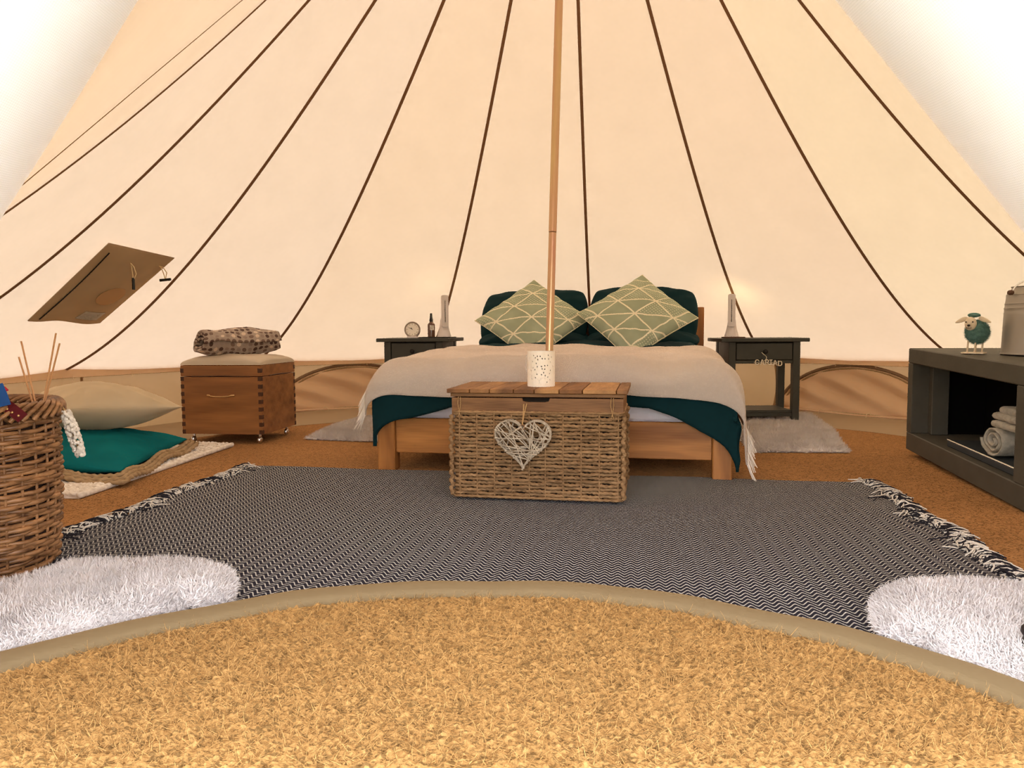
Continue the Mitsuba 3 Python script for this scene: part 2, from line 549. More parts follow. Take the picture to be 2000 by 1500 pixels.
def half_window(name, a0, a1, label):
    struct(name, label)
    th = np.linspace(0, np.pi, 60)
    am, ah = (a0 + a1) / 2, (a1 - a0) / 2
    arc = wall_pt(am - ah * np.cos(th), 0.06 + 0.80 * np.sin(th), 0.014)
    part(name, 'zip', tube(arc, 0.011, 6, squash=(1, 0.9)), 'mat_zip', smooth=True, label='brown arched zip')
    arc2 = wall_pt(am - ah * 0.945 * np.cos(th), 0.06 + 0.745 * np.sin(th), 0.017)
    part(name, 'zip', tube(arc2, 0.005, 6), 'mat_canvas_thick', smooth=True)
    # the flap inside the arch hangs in slanting folds
    uu, vv = np.meshgrid(np.linspace(0, 1, 90), np.linspace(0, 1, 24), indexing='ij')
    a = am - ah * np.cos(np.pi * uu)
    tp = 0.04 + 0.80 * np.sin(np.pi * uu) * vv
    fold = np.sin((a - am) * 44 + tp * 15 + 2.0 * meshkit.noise(np.stack([a * 6, tp * 2, a * 0], -1), 3))
    P = wall_pt(a, tp, 0.012 + 0.017 * np.sin(np.pi * vv) ** 0.7 * (1 + fold))
    part(name, 'flap', sheet(P), 'mat_window_flap', smooth=True, label='slack canvas flap in slanting folds')
    rod = wall_pt(np.linspace(a0 - 0.06, a1 + 0.06, 40), 0.0, 0.022)
    rod[:, 2] += 0.008 + 0.006 * np.sin(np.linspace(0, 9, 40))
    part(name, 'hem', tube(rod, 0.010, 6), 'mat_window_flap', smooth=True)
    for f in (0.3, 0.62):
        p = wall_pt(a0 + f * (a1 - a0), 0.0, 0.03)
        c = np.linspace(0, 2 * np.pi, 12)
        loop = p + np.stack([0.016 * np.cos(c), 0 * c, 0.022 * np.sin(c) + 0.004], -1)
        part(name, 'tie', tube(loop, 0.003, 5), 'mat_loop')


half_window('window_1', math.radians(-41.5), math.radians(-17), 'arched zipped window in the wall between the wooden box and the bed')
half_window('window_2', math.radians(40.3), math.radians(62), 'arched zipped window in the wall between the right bedside table and the grey cupboard')

# door flaps: white cloth rolled back on each side of the doorway
for side, key, lab in ((-1, 'door_1', 'white door cloth drawn back at the left of the doorway'), (1, 'door_2', 'white door cloth drawn back at the right of the doorway')):
    struct(key, lab)
    nt = 40
    t = np.linspace(-0.02, 0.97, nt)
    line = PEAK[None] * (1 - t)[:, None] + FOOT[side][None] * t[:, None]
    d = FOOT[side] - PEAK
    d = d / np.linalg.norm(d)
    outw = np.array([0, 1.0, 0])
    out = np.cross(d, outw) * (-side)
    if out[0] * side < 0:
        out = -out
    R0 = 0.03 + 0.16 * np.sin(np.pi * np.clip(t, 0, 1)) ** 0.7
    th = np.linspace(-0.55 * np.pi, 1.0 * np.pi, 46)
    Pf = np.zeros((nt, len(th), 3))
    for j, q in enumerate(th):
        rr = R0 * (1 + 0.25 * np.clip(q - 1.2, 0, 4))
        Pf[:, j] = line + out * (R0 - rr * np.cos(q))[:, None] - outw * (rr * np.sin(q))[:, None]
    if side < 0:
        Pf = Pf[:, ::-1]
    uvs = np.stack(np.meshgrid(t * 1.6, th * 0.17, indexing='ij'), -1).reshape(-1, 2)
    whole(key, sheet(Pf), 'mat_flap', smooth=True, uv=uvs)

# centre pole
M['mat_bronze'] = {'type': 'twosided', 'bsdf': {'type': 'principled', 'base_color': proc(lambda p, n, uv: mix((0.56, 0.285, 0.20), (0.60, 0.43, 0.21), dr.clip(fbm(p.z * 1.2, p.x * 30, p.y * 30) * 1.6 - 0.3, 0, 1))),
                 'metallic': 0.9, 'roughness': 0.34}}
pole = thing('tent_pole', 'slender bronze centre pole rising from behind the lantern to the roof', 'pole')
def pole_at(z):
    a, b = np.array([CX, 2.897, 0.0]), APEX
    return a + (b - a) * z / b[2]
part(pole, 'lower_section', tube([pole_at(0.0), pole_at(0.3), pole_at(0.962)], 0.0150, 20), 'mat_bronze', smooth=40)
part(pole, 'upper_section', tube([pole_at(0.966), pole_at(1.5), pole_at(3.0)], 0.0158, 20), 'mat_bronze', smooth=40)
part(pole, 'joint', tube([pole_at(0.958), pole_at(0.970)], 0.0145, 20), 'mat_seam', smooth=40)

# ------------------------------------------------------------------ bed
BA = -0.1935                                   # the bed and the trunk stand a little turned
BR = rot_z(BA)
BO = np.array([0.145, 3.030, 0.0])             # middle of the bed's foot end


def bedw(mesh, t=(0, 0, 0)):
    return place(mesh, BR, BO + BR @ np.asarray(t, float))


PINE_D, PINE_L = lin('#7d4a22'), lin('#b57a40')
M['mat_pine_x'] = principled(proc(wood_fn(PINE_D, PINE_L, BA, 0, 50, 2.5, 1.0, knots=True)), 0.5)
M['mat_pine_z'] = principled(proc(wood_fn(PINE_D, PINE_L, BA, 2, 50, 2.5, 5.0)), 0.5)
M['mat_pine_y'] = principled(proc(wood_fn(PINE_D, PINE_L, BA, 1, 50, 2.5, 9.0)), 0.5)
bed = thing('bed_frame', 'pine double bed frame standing behind the wicker trunk', 'bed')
for s in (-1, 1):
    part(bed, 'front_post', bedw(cbox(s * 0.68 - 0.037, s * 0.68 + 0.037, -0.035, 0.035, 0.0, 0.222, 0.004)), 'mat_pine_z')
part(bed, 'foot_rail', bedw(cbox(-0.642, 0.642, -0.018, 0.012, 0.075, 0.22, 0.003)), 'mat_pine_x')
for s in (-1, 1):
    part(bed, 'side_rail', bedw(cbox(s * 0.69 - 0.014, s * 0.69 + 0.014, 0.036, 1.93, 0.09, 0.22, 0.003)), 'mat_pine_y')
    part(bed, 'back_post', bedw(cbox(s * 0.685 - 0.03, s * 0.685 + 0.03, 1.93, 1.985, 0.0, 0.715, 0.004)), 'mat_pine_z')
part(bed, 'headboard', bedw(cbox(-0.653, 0.653, 1.94, 1.972, 0.30, 0.70, 0.004)), 'mat_pine_x')
part(bed, 'slat_base', bedw(cbox(-0.67, 0.67, 0.02, 1.92, 0.165, 0.195, 0.003)), 'mat_pine_y')
part(bed, 'centre_beam', bedw(cbox(-0.02, 0.02, 0.05, 1.9, 0.10, 0.164, 0.003)), 'mat_pine_y')

M['mat_sheet'] = cloth('#e2d9dc')
mat_ = thing('mattress', 'white sheeted mattress showing between the foot rail and the dark bedding', 'mattress')
mm = m3.Manifold.hull(sum((m3.Manifold.sphere(0.055, 16).translate([x, y, z]) for x in (-0.60, 0.60) for y in (0.07, 1.86) for z in (0.252, 0.352)), m3.Manifold()))
mm = mm.refine_to_length(0.03).to_mesh()
v = np.array(mm.vert_properties[:, :3]); f = mm.tri_verts
nr = meshkit.fbm(v * np.array([7, 7, 16]), 3, 2)[:, None] - 0.5
wr = 0.006 * np.sin((v[:, :1] * 1.0 + v[:, 2:] * 2.2) * 55) * (v[:, 1:2] < 0.1)
v[:, 1:2] -= 0.014 * nr + wr * 0.6
whole(mat_, bedw(tm(v, f)), 'mat_sheet', smooth=50)


def fold1(a, w, r, flare=0.12):
    e = np.abs(a) - w
    ang = np.clip(e / r, 0, np.pi / 2)
    ext = np.clip(e - r * np.pi / 2, 0, None)
    x = np.where(e <= 0, np.abs(a), w + r * np.sin(ang) + flare * ext)
    d = np.where(e <= 0, 0, r * (1 - np.cos(ang)) + ext * math.sqrt(1 - flare ** 2))
    return np.sign(a) * x, d


def drape(s, t, w, rs, front, rt, ztop, bump, seed=0, fl=0.12):
    """Cloth over the bed: s across, t along (front edge at t=front, negative beyond it)."""
    S, Tt = (s, t) if np.ndim(s) == 2 else np.meshgrid(s, t, indexing='ij')
    x, ds = fold1(S, w, rs, fl)
    e = -(Tt - front)
    yy, dt = fold1(np.clip(e, 0, None), 0.0, rt, 0.05)
    y = np.where(e > 0, front - yy, Tt)
    drop = np.sqrt(ds ** 2 + dt ** 2 + 1.35 * ds * dt)
    z = ztop + 0.025 * np.clip(Tt - front, 0, 2) - drop
    k = np.stack([S * 4, Tt * 4, S * 0 + seed], -1)
    n1 = meshkit.fbm(k, 3, seed) - 0.5
    hang = np.clip(drop / 0.12, 0, 1)
    z = z + bump * n1 * (1 - 0.5 * hang)
    x = x + np.sign(S) * 0.03 * n1 * hang * (np.abs(S) > w)
    y = y - 0.03 * (meshkit.fbm(k + 7, 2, seed + 1) - 0.5) * hang * (e > 0)
    y = y - 0.010 * np.sin(S * 17 + 2 * n1) * np.clip(dt / 0.1, 0, 1)
    return np.stack([x, y, z], -1)


DUV = lin('#0f2b2f')
def duvet_fn(p, n, uv):
    v = 0.85 + 0.3 * fbm(p.x * 9, p.y * 9, p.z * 9) + 0.1 * (noise(p.x * 400, p.y * 400, p.z * 400) - 0.5)
    return mi.Color3f([float(x) for x in DUV]) * v
M['mat_teal_linen'] = cloth(proc(duvet_fn), sheen=0.3)
duv = thing('duvet', 'dark teal duvet spread over the bed, its corners hanging at the foot', 'duvet')
s = np.linspace(-0.82, 0.80, 90)
t = np.concatenate([np.linspace(-0.245, 0.1, 26)[:-1], np.linspace(0.1, 1.72, 60)])
S2, T3 = np.meshgrid(s, t, indexing='ij')
short = 0.84 + 0.05 * S2 + 0.24 * np.clip((np.abs(S2) - 0.40) / 0.34, 0, 1) + 0.035 * np.sin(S2 * 9 + 1.0)
T3 = np.where(T3 < 0.1, 0.1 + (T3 - 0.1) * short, T3)
P = drape(S2, T3, 0.595, 0.13, 0.055, 0.11, 0.452, 0.05, 3)
lift = np.clip((T3 - 0.95) / 0.5, 0, 1) * np.clip(1 - np.abs(S2) / 0.75, 0, 1) ** 0.5
P[..., 2] += 0.020 * lift + 0.03 * (meshkit.fbm(np.stack([S2 * 5, T3 * 5, S2 * 0], -1), 3, 8) - 0.5) * (T3 > 0.9)
# uneven hem at the foot
hemw = np.clip((0.05 - T3) / 0.3, 0, 1)
P[..., 2] += hemw * (0.02 * np.sin(S2 * 5.5 + 0.4) - 0.0 * S2)
whole(duv, bedw(sheet(P[:, ::1], 0.016)), 'mat_teal_linen', smooth=True)

THR_A, THR_B = lin('#95857b'), lin('#dccfc1')
def throw_fn(p, n, uv):
    a, b = uv.x * 1900, uv.y * 1500
    d = dr.maximum(dr.sin(a + b) * dr.sin(a - b), 0)
    big = fbm(uv.x * 4, uv.y * 4, 1.0)
    return mix(THR_A, THR_B, dr.clip(0.30 + 0.55 * d * (0.6 + 0.7 * noise(uv.x * 300, uv.y * 300, 2.0)) + 0.25 * (big - 0.5), 0, 1))
M['mat_throw'] = cloth(proc(throw_fn))
thr = thing('throw_blanket', 'pale grey woven throw with fringed ends across the foot of the bed', 'blanket')
s = np.linspace(-0.80, 0.955, 110)
t = np.concatenate([np.linspace(-0.175, 0.1, 26)[:-1], np.linspace(0.1, 0.93, 34)])
P = drape(s, t, 0.595, 0.147, 0.052, 0.125, 0.474, 0.05, 3)
S2, T3 = np.meshgrid(s, t, indexing='ij')
hemw = np.clip((0.05 - T3) / 0.22, 0, 1)
P[..., 2] += hemw * (0.012 * np.sin(S2 * 5.5 + 0.4)) + 0.004
P[..., 0] += 0.012 * np.sign(S2) * np.clip(np.abs(S2) - 0.55, 0, 0.1) / 0.1
uvt = np.stack([S2, T3], -1).reshape(-1, 2)
part(thr, 'cloth', bedw(sheet(P, 0.005)), 'mat_throw', smooth=True, uv=np.vstack([uvt, uvt]))
M['mat_fringe'] = cloth('#ded3c6')
for e, col in ((0, -1), (-1, 1)):
    edge = P[e]
    base = edge[np.clip((np.linspace(0, len(edge) - 1, 130)).astype(int), 0, len(edge) - 1)]
    ms = []
    for q in base:
        L = 0.05 + 0.03 * rng.random()
        d = np.array([col * (0.30 + 0.25 * rng.random()), 0.25 * rng.normal(), -1.0])
        d /= np.linalg.norm(d)
        k = np.linspace(0, 1, 4)[:, None]
        ms.append(tube(q + d * L * k + np.array([0, 0.008 * rng.normal(), 0]) * k ** 2, 0.0016, 4, cap=False))
    part(thr, 'fringe', bedw(cat(ms)), 'mat_fringe', kind='stuff', label='loose cream fringe')


def put(mesh, R, t):
    return bedw(place(mesh, R, t))


RX = lambda a: rot_axis([1, 0, 0], a)
RZ = lambda a: rot_axis([0, 0, 1], a)
RY = lambda a: rot_axis([0, 1, 0], a)
for i, (x, y, z, R, w, d, h, lab) in enumerate((
        (-0.335, 1.70, 0.515, RX(0.10), 0.72, 0.46, 0.15, 'dark teal pillow lying under the others on the left of the bed'),
        (0.335, 1.70, 0.515, RX(0.10), 0.72, 0.46, 0.15, 'dark teal pillow lying under the others on the right of the bed'),
        (-0.350, 1.79, 0.650, RX(0.92) @ RZ(0.03), 0.73, 0.47, 0.21, 'dark teal pillow leaning on the headboard behind the left patterned cushion'),
        (0.335, 1.79, 0.655, RX(0.94) @ RZ(-0.04), 0.71, 0.47, 0.21, 'dark teal pillow leaning on the headboard behind the right patterned cushion'))):
    m, uv = pillow(w, d, h, 34, 0.05, 0.5, seed=i + 3, wrinkle=0.006, round_=0.16)
    k = thing('pillow', lab, 'pillow', 'dark teal pillows')
    whole(k, put(m, R, (x, y, z)), 'mat_teal_linen', smooth=60)

SAGE, SAGE_D, PIPE = lin('#a3aa90'), lin('#8b9379'), lin('#e3d9bd')
def tri_fn(p, n, uv):
    # sage triangles, every other one stitched with dots, cream piping between
    k = 3.2
    x, y = (uv.x - 0.5) * k, (uv.y - 0.5) * k
    a, b, c = x + 0.25, y + 0.25, x + y + 0.5
    fa, fb, fc = [v - dr.floor(v) for v in (a, b, c)]
    ed = dr.minimum(dr.minimum(dr.minimum(fa, 1 - fa), dr.minimum(fb, 1 - fb)), dr.minimum(fc, 1 - fc) * 0.75)
    line = 1 - smoothstep(0.022, 0.034, ed)
    up = dr.select(fa + fb < 1, mi.Float(1), mi.Float(0))
    odd = dr.floor(a) + dr.floor(b)
    dots = dr.maximum(dr.sin(uv.x * 210), 0) * dr.maximum(dr.sin(uv.y * 210), 0)
    m = dr.select(cell_rand(dr.floor(a) * 2 + up, dr.floor(b), 11.0) > 0.48, dots, 0.0)
    g = fbm(p.x * 14, p.y * 14, p.z * 14)
    base = mix(SAGE_D, SAGE, g * 1.2)
    base = mix(base, PIPE, dr.clip(m * 1.1, 0, 0.8))
    return mix(base, PIPE, line)
M['mat_sage'] = cloth(proc(tri_fn))
M['mat_piping'] = cloth('#ddd2b2')
for i, (x, y, z, tilt, yaw, spin, lab) in enumerate((
        (-0.290, 1.365, 0.640, 0.80, 0.10, 0.80, 'sage green cushion of cream triangle stitching on the left, partly behind the pole'),
        (0.310, 1.315, 0.655, 0.80, -0.02, 0.72, 'sage green cushion of cream triangle stitching on the right, clear of the pole'))):
    m, uv = pillow(0.48, 0.48, 0.15, 40, 0.05, 0.5, seed=i + 20, wrinkle=0.007)
    k = thing('scatter_cushion', lab, 'cushion', 'sage triangle cushions on the bed')
    R = RZ(yaw) @ RX(tilt) @ RZ(spin)
    part(k, 'cover', put(m, R, (x, y, z)), 'mat_sage', smooth=True, uv=uv)
    u = np.sin(np.linspace(-1, 1, 40) * np.pi / 2)
    rim = np.concatenate([np.stack([u, -np.ones(40)], 1)[:-1], np.stack([np.ones(40), u], 1)[:-1], np.stack([-u, np.ones(40)], 1)[:-1], np.stack([-np.ones(40), -u], 1)[:-1]])
    rp = np.stack([0.24 * rim[:, 0] * (1 - 0.05 * (1 - rim[:, 1] ** 2) * rim[:, 0] ** 2), 0.24 * rim[:, 1] * (1 - 0.05 * (1 - rim[:, 0] ** 2) * rim[:, 1] ** 2), rim[:, 0] * 0], -1)
    part(k, 'piping', put(tube(rp, 0.0032, 6, closed=True), R, (x, y, z)), 'mat_piping', smooth=True, label='cream piped edge')
# ------------------------------------------------------------------ bedside tables and what stands on them
def paint_fn(a, b):
    def fn(p, n, uv):
        return mix(a, b, fbm(p.x * 8, p.y * 8, p.z * 8)) * (0.94 + 0.1 * noise(p.x * 160, p.y * 160, p.z * 160))
    return fn
M['mat_dark_paint'] = principled(proc(paint_fn(lin('#35352f'), lin('#46453d'))), 0.45)
M['mat_black'] = principled('#17130f', 0.4)


def bedside(origin, yaw, wt, wl, H, dep, lab):
    R = rot_z(yaw)
    w = lambda m: place(m, R, origin)
    k = thing('bedside_table', lab, 'bedside table', 'dark grey bedside tables')
    part(k, 'top', w(cbox(-wt / 2, wt / 2, -0.02, dep + 0.02, H - 0.022, H, 0.003)), 'mat_dark_paint')
    lg = 0.042
    for sx in (-1, 1):
        for y in (0.0, dep - lg):
            x = sx * (wl / 2 - lg / 2)
            part(k, 'leg', w(cbox(x - lg / 2, x + lg / 2, y, y + lg, 0, H - 0.022, 0.002)), 'mat_dark_paint')
    b = wl / 2 - lg
    for sx in (-1, 1):
        x = sx * (wl / 2 - 0.014)
        part(k, 'side_apron', w(cbox(x - 0.01, x + 0.01, lg, dep - lg, H - 0.15, H - 0.023, 0.002)), 'mat_dark_paint')
    part(k, 'back_apron', w(cbox(-b, b, dep - 0.03, dep - 0.012, H - 0.15, H - 0.023, 0.002)), 'mat_dark_paint')
    part(k, 'rail', w(cbox(-b, b, 0.006, 0.03, H - 0.152, H - 0.133, 0.002)), 'mat_dark_paint')
    dr_ = part(k, 'drawer', w(cbox(-b + 0.005, b - 0.005, 0.003, 0.02, H - 0.129, H - 0.030, 0.002)), 'mat_dark_paint')
    kn = lathe([(0.0001, 0), (0.007, 0), (0.006, 0.010), (0.013, 0.016), (0.014, 0.022), (0.010, 0.027), (0.0001, 0.028)], 16)
    part(dr_, 'knob', w(place(kn, rot_axis([1, 0, 0], math.pi / 2), (0, 0.003, H - 0.080))), 'mat_black', smooth=40, label='small black knob')
    part(k, 'lower_shelf', w(cbox(-b, b, 0.01, dep - 0.01, 0.045, 0.062, 0.002)), 'mat_dark_paint')
    part(k, 'bottom_rail', w(cbox(-b, b, 0.008, 0.026, 0.022, 0.0445, 0.002)), 'mat_dark_paint')
    return w


RUGZ = 0.022
NSL = np.array([-0.61, 4.66, 0.0]); NSR = np.array([1.515, 4.52, 0.024])
wl_ = bedside(NSL, BA, 0.465, 0.375, 0.533, 0.33, 'dark grey bedside table left of the bed, carrying the clock and the amber bottle')
wr_ = bedside(NSR, -0.01, 0.525, 0.428, 0.496, 0.30, 'dark grey bedside table right of the bed, with letters hanging from its knob')

M['mat_white_plastic'] = principled('#d9cdc6', 0.45)
M['mat_slot'] = principled('#4a4038', 0.5)
M['mat_led'] = {'type': 'twosided', 'bsdf': {'type': 'diffuse', 'reflectance': rgb('#fff2d8')}}


def lamp(pos, yaw, lab):
    R = rot_z(yaw)
    w = lambda m: place(m, R, pos)
    k = thing('table_lamp', lab, 'lamp', 'slim white table lamps')
    sec = []
    for z, rx, ry in ((0.0, 0.042, 0.040), (0.006, 0.042, 0.040), (0.03, 0.035, 0.030), (0.06, 0.028, 0.022), (0.09, 0.024, 0.018), (0.11, 0.022, 0.016)):
        a = np.arange(28) * 2 * np.pi / 28
        sec.append(np.stack([rx * np.sign(np.cos(a)) * np.abs(np.cos(a)) ** 0.7, ry * np.sign(np.sin(a)) * np.abs(np.sin(a)) ** 0.7, a * 0 + z], -1))
    sec = np.array(sec)
    n, sd = sec.shape[:2]
    i, j = np.meshgrid(np.arange(n - 1), np.arange(sd), indexing='ij')
    q = np.stack([i * sd + j, i * sd + (j + 1) % sd, (i + 1) * sd + (j + 1) % sd, (i + 1) * sd + j], -1).reshape(-1, 4)
    v = np.vstack([sec.reshape(-1, 3), [[0, 0, 0.0], [0, 0, 0.11]]])
    kk = np.arange(sd)
    f = np.vstack([q[:, [0, 1, 2]], q[:, [0, 2, 3]], np.stack([(kk + 1) % sd, kk, kk * 0 + n * sd], 1), np.stack([(n - 1) * sd + kk, (n - 1) * sd + (kk + 1) % sd, kk * 0 + n * sd + 1], 1)])
    part(k, 'base', w(tm(v, f)), 'mat_white_plastic', smooth=50)
    shp = sg.box(-0.011, 0.072, 0.011, 0.247).buffer(0.0105)
    body = trimesh.creation.extrude_polygon(shp, 0.016)
    body = place(body, rot_axis([1, 0, 0], math.pi / 2), (0, -0.016, 0))
    hd = part(k, 'head', w(body), 'mat_white_plastic')
    part(hd, 'slot', w(cbox(-0.002, 0.002, -0.0335, -0.0318, 0.09, 0.225, 0.0006)), 'mat_slot', label='dark vertical slot')
    led = place(trimesh.creation.box((0.026, 0.002, 0.13)), None, (0, -0.0150, 0.165))
    part(hd, 'light_panel', w(led), 'mat_led', label='lit panel on the back of the head', emitter={'type': 'area', 'radiance': {'type': 'rgb', 'value': [1.3, 1.08, 0.66]}})
    return k


TL = lambda x, y, z: NSL + rot_z(BA) @ np.array([x, y, z])
TRr = lambda x, y, z: NSR + rot_z(-0.01) @ np.array([x, y, z])
M['mat_tray'] = principled('#2b2722', 0.4)
M['mat_tray_brown'] = principled('#5a4030', 0.6)
tr = thing('slate_tray', 'thin dark tray under the amber bottle on the left bedside table', 'tray')
whole(tr, place(cbox(-0.085, 0.125, -0.01, 0.13, 0, 0.006, 0.002), rot_z(BA), TL(0.105, 0.05, 0.5335)), 'mat_tray')
tr2 = thing('wooden_coaster', 'thin brown wooden coaster under the lamp on the right bedside table', 'coaster')
whole(tr2, place(cbox(-0.06, 0.055, -0.05, 0.05, 0, 0.008, 0.002), rot_z(0.05), TRr(-0.165, 0.075, 0.4965)), 'mat_tray_brown')
lamp(TL(0.175, 0.09, 0.540), 0.34, 'slim white lamp beside the amber bottle on the left bedside table')
lamp(TRr(-0.175, 0.085, 0.5055), -0.34, 'slim white lamp on the right bedside table')

# clock
M['mat_clock'] = principled('#9b8c80', 0.5)
M['mat_clock_face'] = principled('#eadfce', 0.5)
ck = thing('alarm_clock', 'small round alarm clock standing on the left bedside table', 'clock')
cp = TL(-0.015, 0.04, 0.534)
cR = rot_z(0.08) @ rot_axis([1, 0, 0], math.pi / 2 - 0.18)
cw = lambda m: place(m, cR, cp + np.array([0, 0, 0.052]))
rim_ = lathe([(0.0001, -0.04), (0.040, -0.04), (0.048, -0.03), (0.050, 0.0), (0.0495, 0.008), (0.046, 0.011), (0.042, 0.009), (0.040, 0.004), (0.0001, 0.004)], 40)
part(ck, 'case', cw(rim_), 'mat_clock', smooth=35)
fc = part(ck, 'face', cw(place(disc(0.0398, 0.002, 40), None, (0, 0, 0.0052))), 'mat_clock_face')
for h in range(12):
    a = h * math.pi / 6
    b = trimesh.creation.box((0.0022, 0.006, 0.001))
    part(fc, 'hour_mark', cw(place(b, RZ(-a), (0.033 * math.sin(a), 0.033 * math.cos(a), 0.0067))), 'mat_black')
for nm, a, L, wd in (('hour_hand', math.radians(325), 0.017, 0.003), ('minute_hand', math.radians(300), 0.029, 0.002)):
    b = place(trimesh.creation.box((wd, L, 0.001)), None, (0, L / 2 - 0.003, 0))
    part(fc, nm, cw(place(b, RZ(-a), (0, 0, 0.0075 + 0.0012 * (nm[0] == 'm')))), 'mat_black')
stand = cbox(-0.032, 0.032, -0.02, 0.045, 0.0, 0.012, 0.003)
part(ck, 'foot', place(stand, rot_z(0.08), cp), 'mat_white_plastic')

# amber bottle
M['mat_amber'] = principled('#4f2a0c', 0.12, specular=0.6, clearcoat=0.5)
def label_fn(p, n, uv):
    s = dr.select(dr.sin(p.z * 900 + 4 * cell_rand(dr.floor(p.z * 140))) > 0.35, 1.0, 0.0) * dr.select(noise(p.x * 700, p.z * 200) > 0.35, 1.0, 0.0)
    return mix((0.72, 0.66, 0.58), (0.10, 0.08, 0.07), 0.7 * s)
M['mat_paper_label'] = principled(proc(label_fn), 0.8)
bt = thing('spray_bottle', 'amber bottle with a black spray cap on the left bedside table', 'bottle')
bp = TL(0.10, 0.065, 0.5400)
bw = lambda m: place(m, rot_z(0.1), bp)
part(bt, 'body', bw(lathe([(0.0001, 0), (0.0215, 0), (0.0225, 0.003), (0.0225, 0.072), (0.020, 0.082), (0.012, 0.089), (0.010, 0.094), (0.0001, 0.094)], 28)), 'mat_amber', smooth=40)
part(bt, 'cap', bw(lathe([(0.0001, 0.0942), (0.0115, 0.0942), (0.0115, 0.108), (0.0085, 0.118), (0.0068, 0.142), (0.006, 0.146), (0.0001, 0.146)], 20)), 'mat_black', smooth=40, label='black spray cap')
th = np.linspace(-2.0, -0.75, 14)
lab = np.stack([np.stack([0.0229 * np.cos(th), 0.0229 * np.sin(th), th * 0 + z], -1) for z in (0.042, 0.072)], 1)
part(bt, 'label', bw(sheet(lab, 0.0004)), 'mat_paper_label', label='small white label')

# hanging word
M['mat_letter'] = principled('#cfc3ad', 0.7)
wd = thing('hanging_letters', 'pale letters CARIAD hanging from the knob of the right bedside table', 'sign')
lp = TRr(0.0, -0.03, 0.0)
text = 'CARIAD'
x = -0.068
for i, ch in enumerate(text):
    m = meshkit.text_mesh(ch, 0.030, 0.006, bold=True)
    w_ = m.bounds[1, 0] - m.bounds[0, 0]
    m.vertices[:, 0] -= m.bounds[0, 0]
    dz = -0.004 * ((i - 2.5) / 2.5) - 0.002 * abs(i - 2.5)
    m = place(m, rot_axis([1, 0, 0], math.pi / 2), (x, 0.0, 0.352 - 0.012 + dz))
    part(wd, 'letter', place(m, None, lp), 'mat_letter')
    x += w_ + 0.003
c = np.linspace(0, 1, 16)
hook = np.stack([-0.012 + 0.016 * np.sin(c * 4.2), c * 0, 0.360 + 0.052 * c], -1)
part(wd, 'hook', place(tube(hook, 0.0022, 6), None, lp + [0, 0.004, 0]), 'mat_letter', smooth=True, label='curved hanger')
part(wd, 'rod', place(cbox(-0.072, 0.072, 0.0062, 0.0082, 0.350, 0.353, 0.0005), None, lp), 'mat_letter')

# ------------------------------------------------------------------ rugs
ZZA = -0.166
mix1 = lambda a, b, t: a * (1 - t) + b * t
def zigzag_fn(p, n, uv):
    x, y = uv.x, uv.y
    ph = x / 0.031
    tri = dr.abs(ph - dr.floor(ph) - 0.5) * 2
    tri = mix1(tri, smoothstep(0.0, 1.0, tri), 0.5)
    jit = 0.0018 * (fbm(x * 30, y * 30, 0.0) - 0.5)
    s = (y + jit + 0.0215 * tri + 0.010 * (noise(x * 2.5, y * 2.5, 5.0) - 0.5)) / 0.0185
    f = s - dr.floor(s)
    line = smoothstep(0.0, 0.06, f) * (1 - smoothstep(0.30, 0.36, f))
    spk = 0.82 + 0.36 * (noise(x * 420, y * 420, 1.0) - 0.5)
    return mix((0.022, 0.021, 0.030), (0.47, 0.445, 0.415), line * (0.86 + 0.14 * noise(x * 200, y * 60, 4.0))) * spk
M['mat_zigzag'] = cloth(proc(zigzag_fn))
rug = thing('zigzag_rug', 'large black and white zigzag rug with fringed sides in front of the bed', 'rug')
B0, B1 = np.array([-1.115, 3.225]), np.array([1.325, 2.80])
N0, N1 = np.array([-1.42, 1.22]), np.array([1.035, 0.90])
nu, nv = 110, 90
U_, V_ = np.meshgrid(np.linspace(0, 1, nu), np.linspace(0, 1, nv), indexing='ij')
XY = (1 - V_)[..., None] * (N0 * (1 - U_)[..., None] + N1 * U_[..., None]) + V_[..., None] * (B0 * (1 - U_)[..., None] + B1 * U_[..., None])
ripple = meshkit.fbm(np.concatenate([XY * 2.3, XY[..., :1] * 0], -1), 3, 4)
XY = XY + 0.012 * np.stack([np.sin(V_ * 23) * (np.abs(U_ - 0.5) > 0.46), np.sin(U_ * 19) * (V_ > 0.97)], -1)
Z_ = 0.005 + 0.010 * np.clip(ripple - 0.35, 0, 1) * (1 - np.clip((V_ - 0.8) * 4, 0, 1) * 0.5)
uvr = np.stack([U_ * 2.47, V_ * 1.95], -1).reshape(-1, 2)
part(rug, 'weave', sheet(np.concatenate([XY, Z_[..., None]], -1), 0.0045), 'mat_zigzag', smooth=True, uv=np.vstack([uvr, uvr]))
M['mat_fringe_white'] = cloth('#c9c3ba'); M['mat_fringe_black'] = cloth('#28262b')
for side in (-1, 1):
    for tone, nstr in (('white', 520), ('black', 520)):
        ms = []
        for q in rng.random(nstr):
            a, b = (N0, B0) if side < 0 else (N1, B1)
            base = a * (1 - q) + b * q + np.array([side * -0.012, 0.0]) + 0.012 * np.array([math.sin(q * 23), 0])
            ang = (0 if side > 0 else math.pi) + rng.normal() * 0.55 + ZZA + 0.5 * math.sin(q * 40)
            L = 0.045 + 0.035 * rng.random()
            k = np.linspace(0, 1, 5)
            bend = rng.normal() * 0.5
            p = np.stack([base[0] + L * k * np.cos(ang + bend * k), base[1] + L * k * np.sin(ang + bend * k), 0.006 + 0.014 * np.sin(np.pi * k) * rng.random() + 0.003 * rng.random()], -1)
            ms.append(tube(p, 0.0021, 4, cap=False))
        part(rug, 'fringe', cat(ms), 'mat_fringe_' + tone, kind='stuff', label='tangled %s fringe threads' % tone)


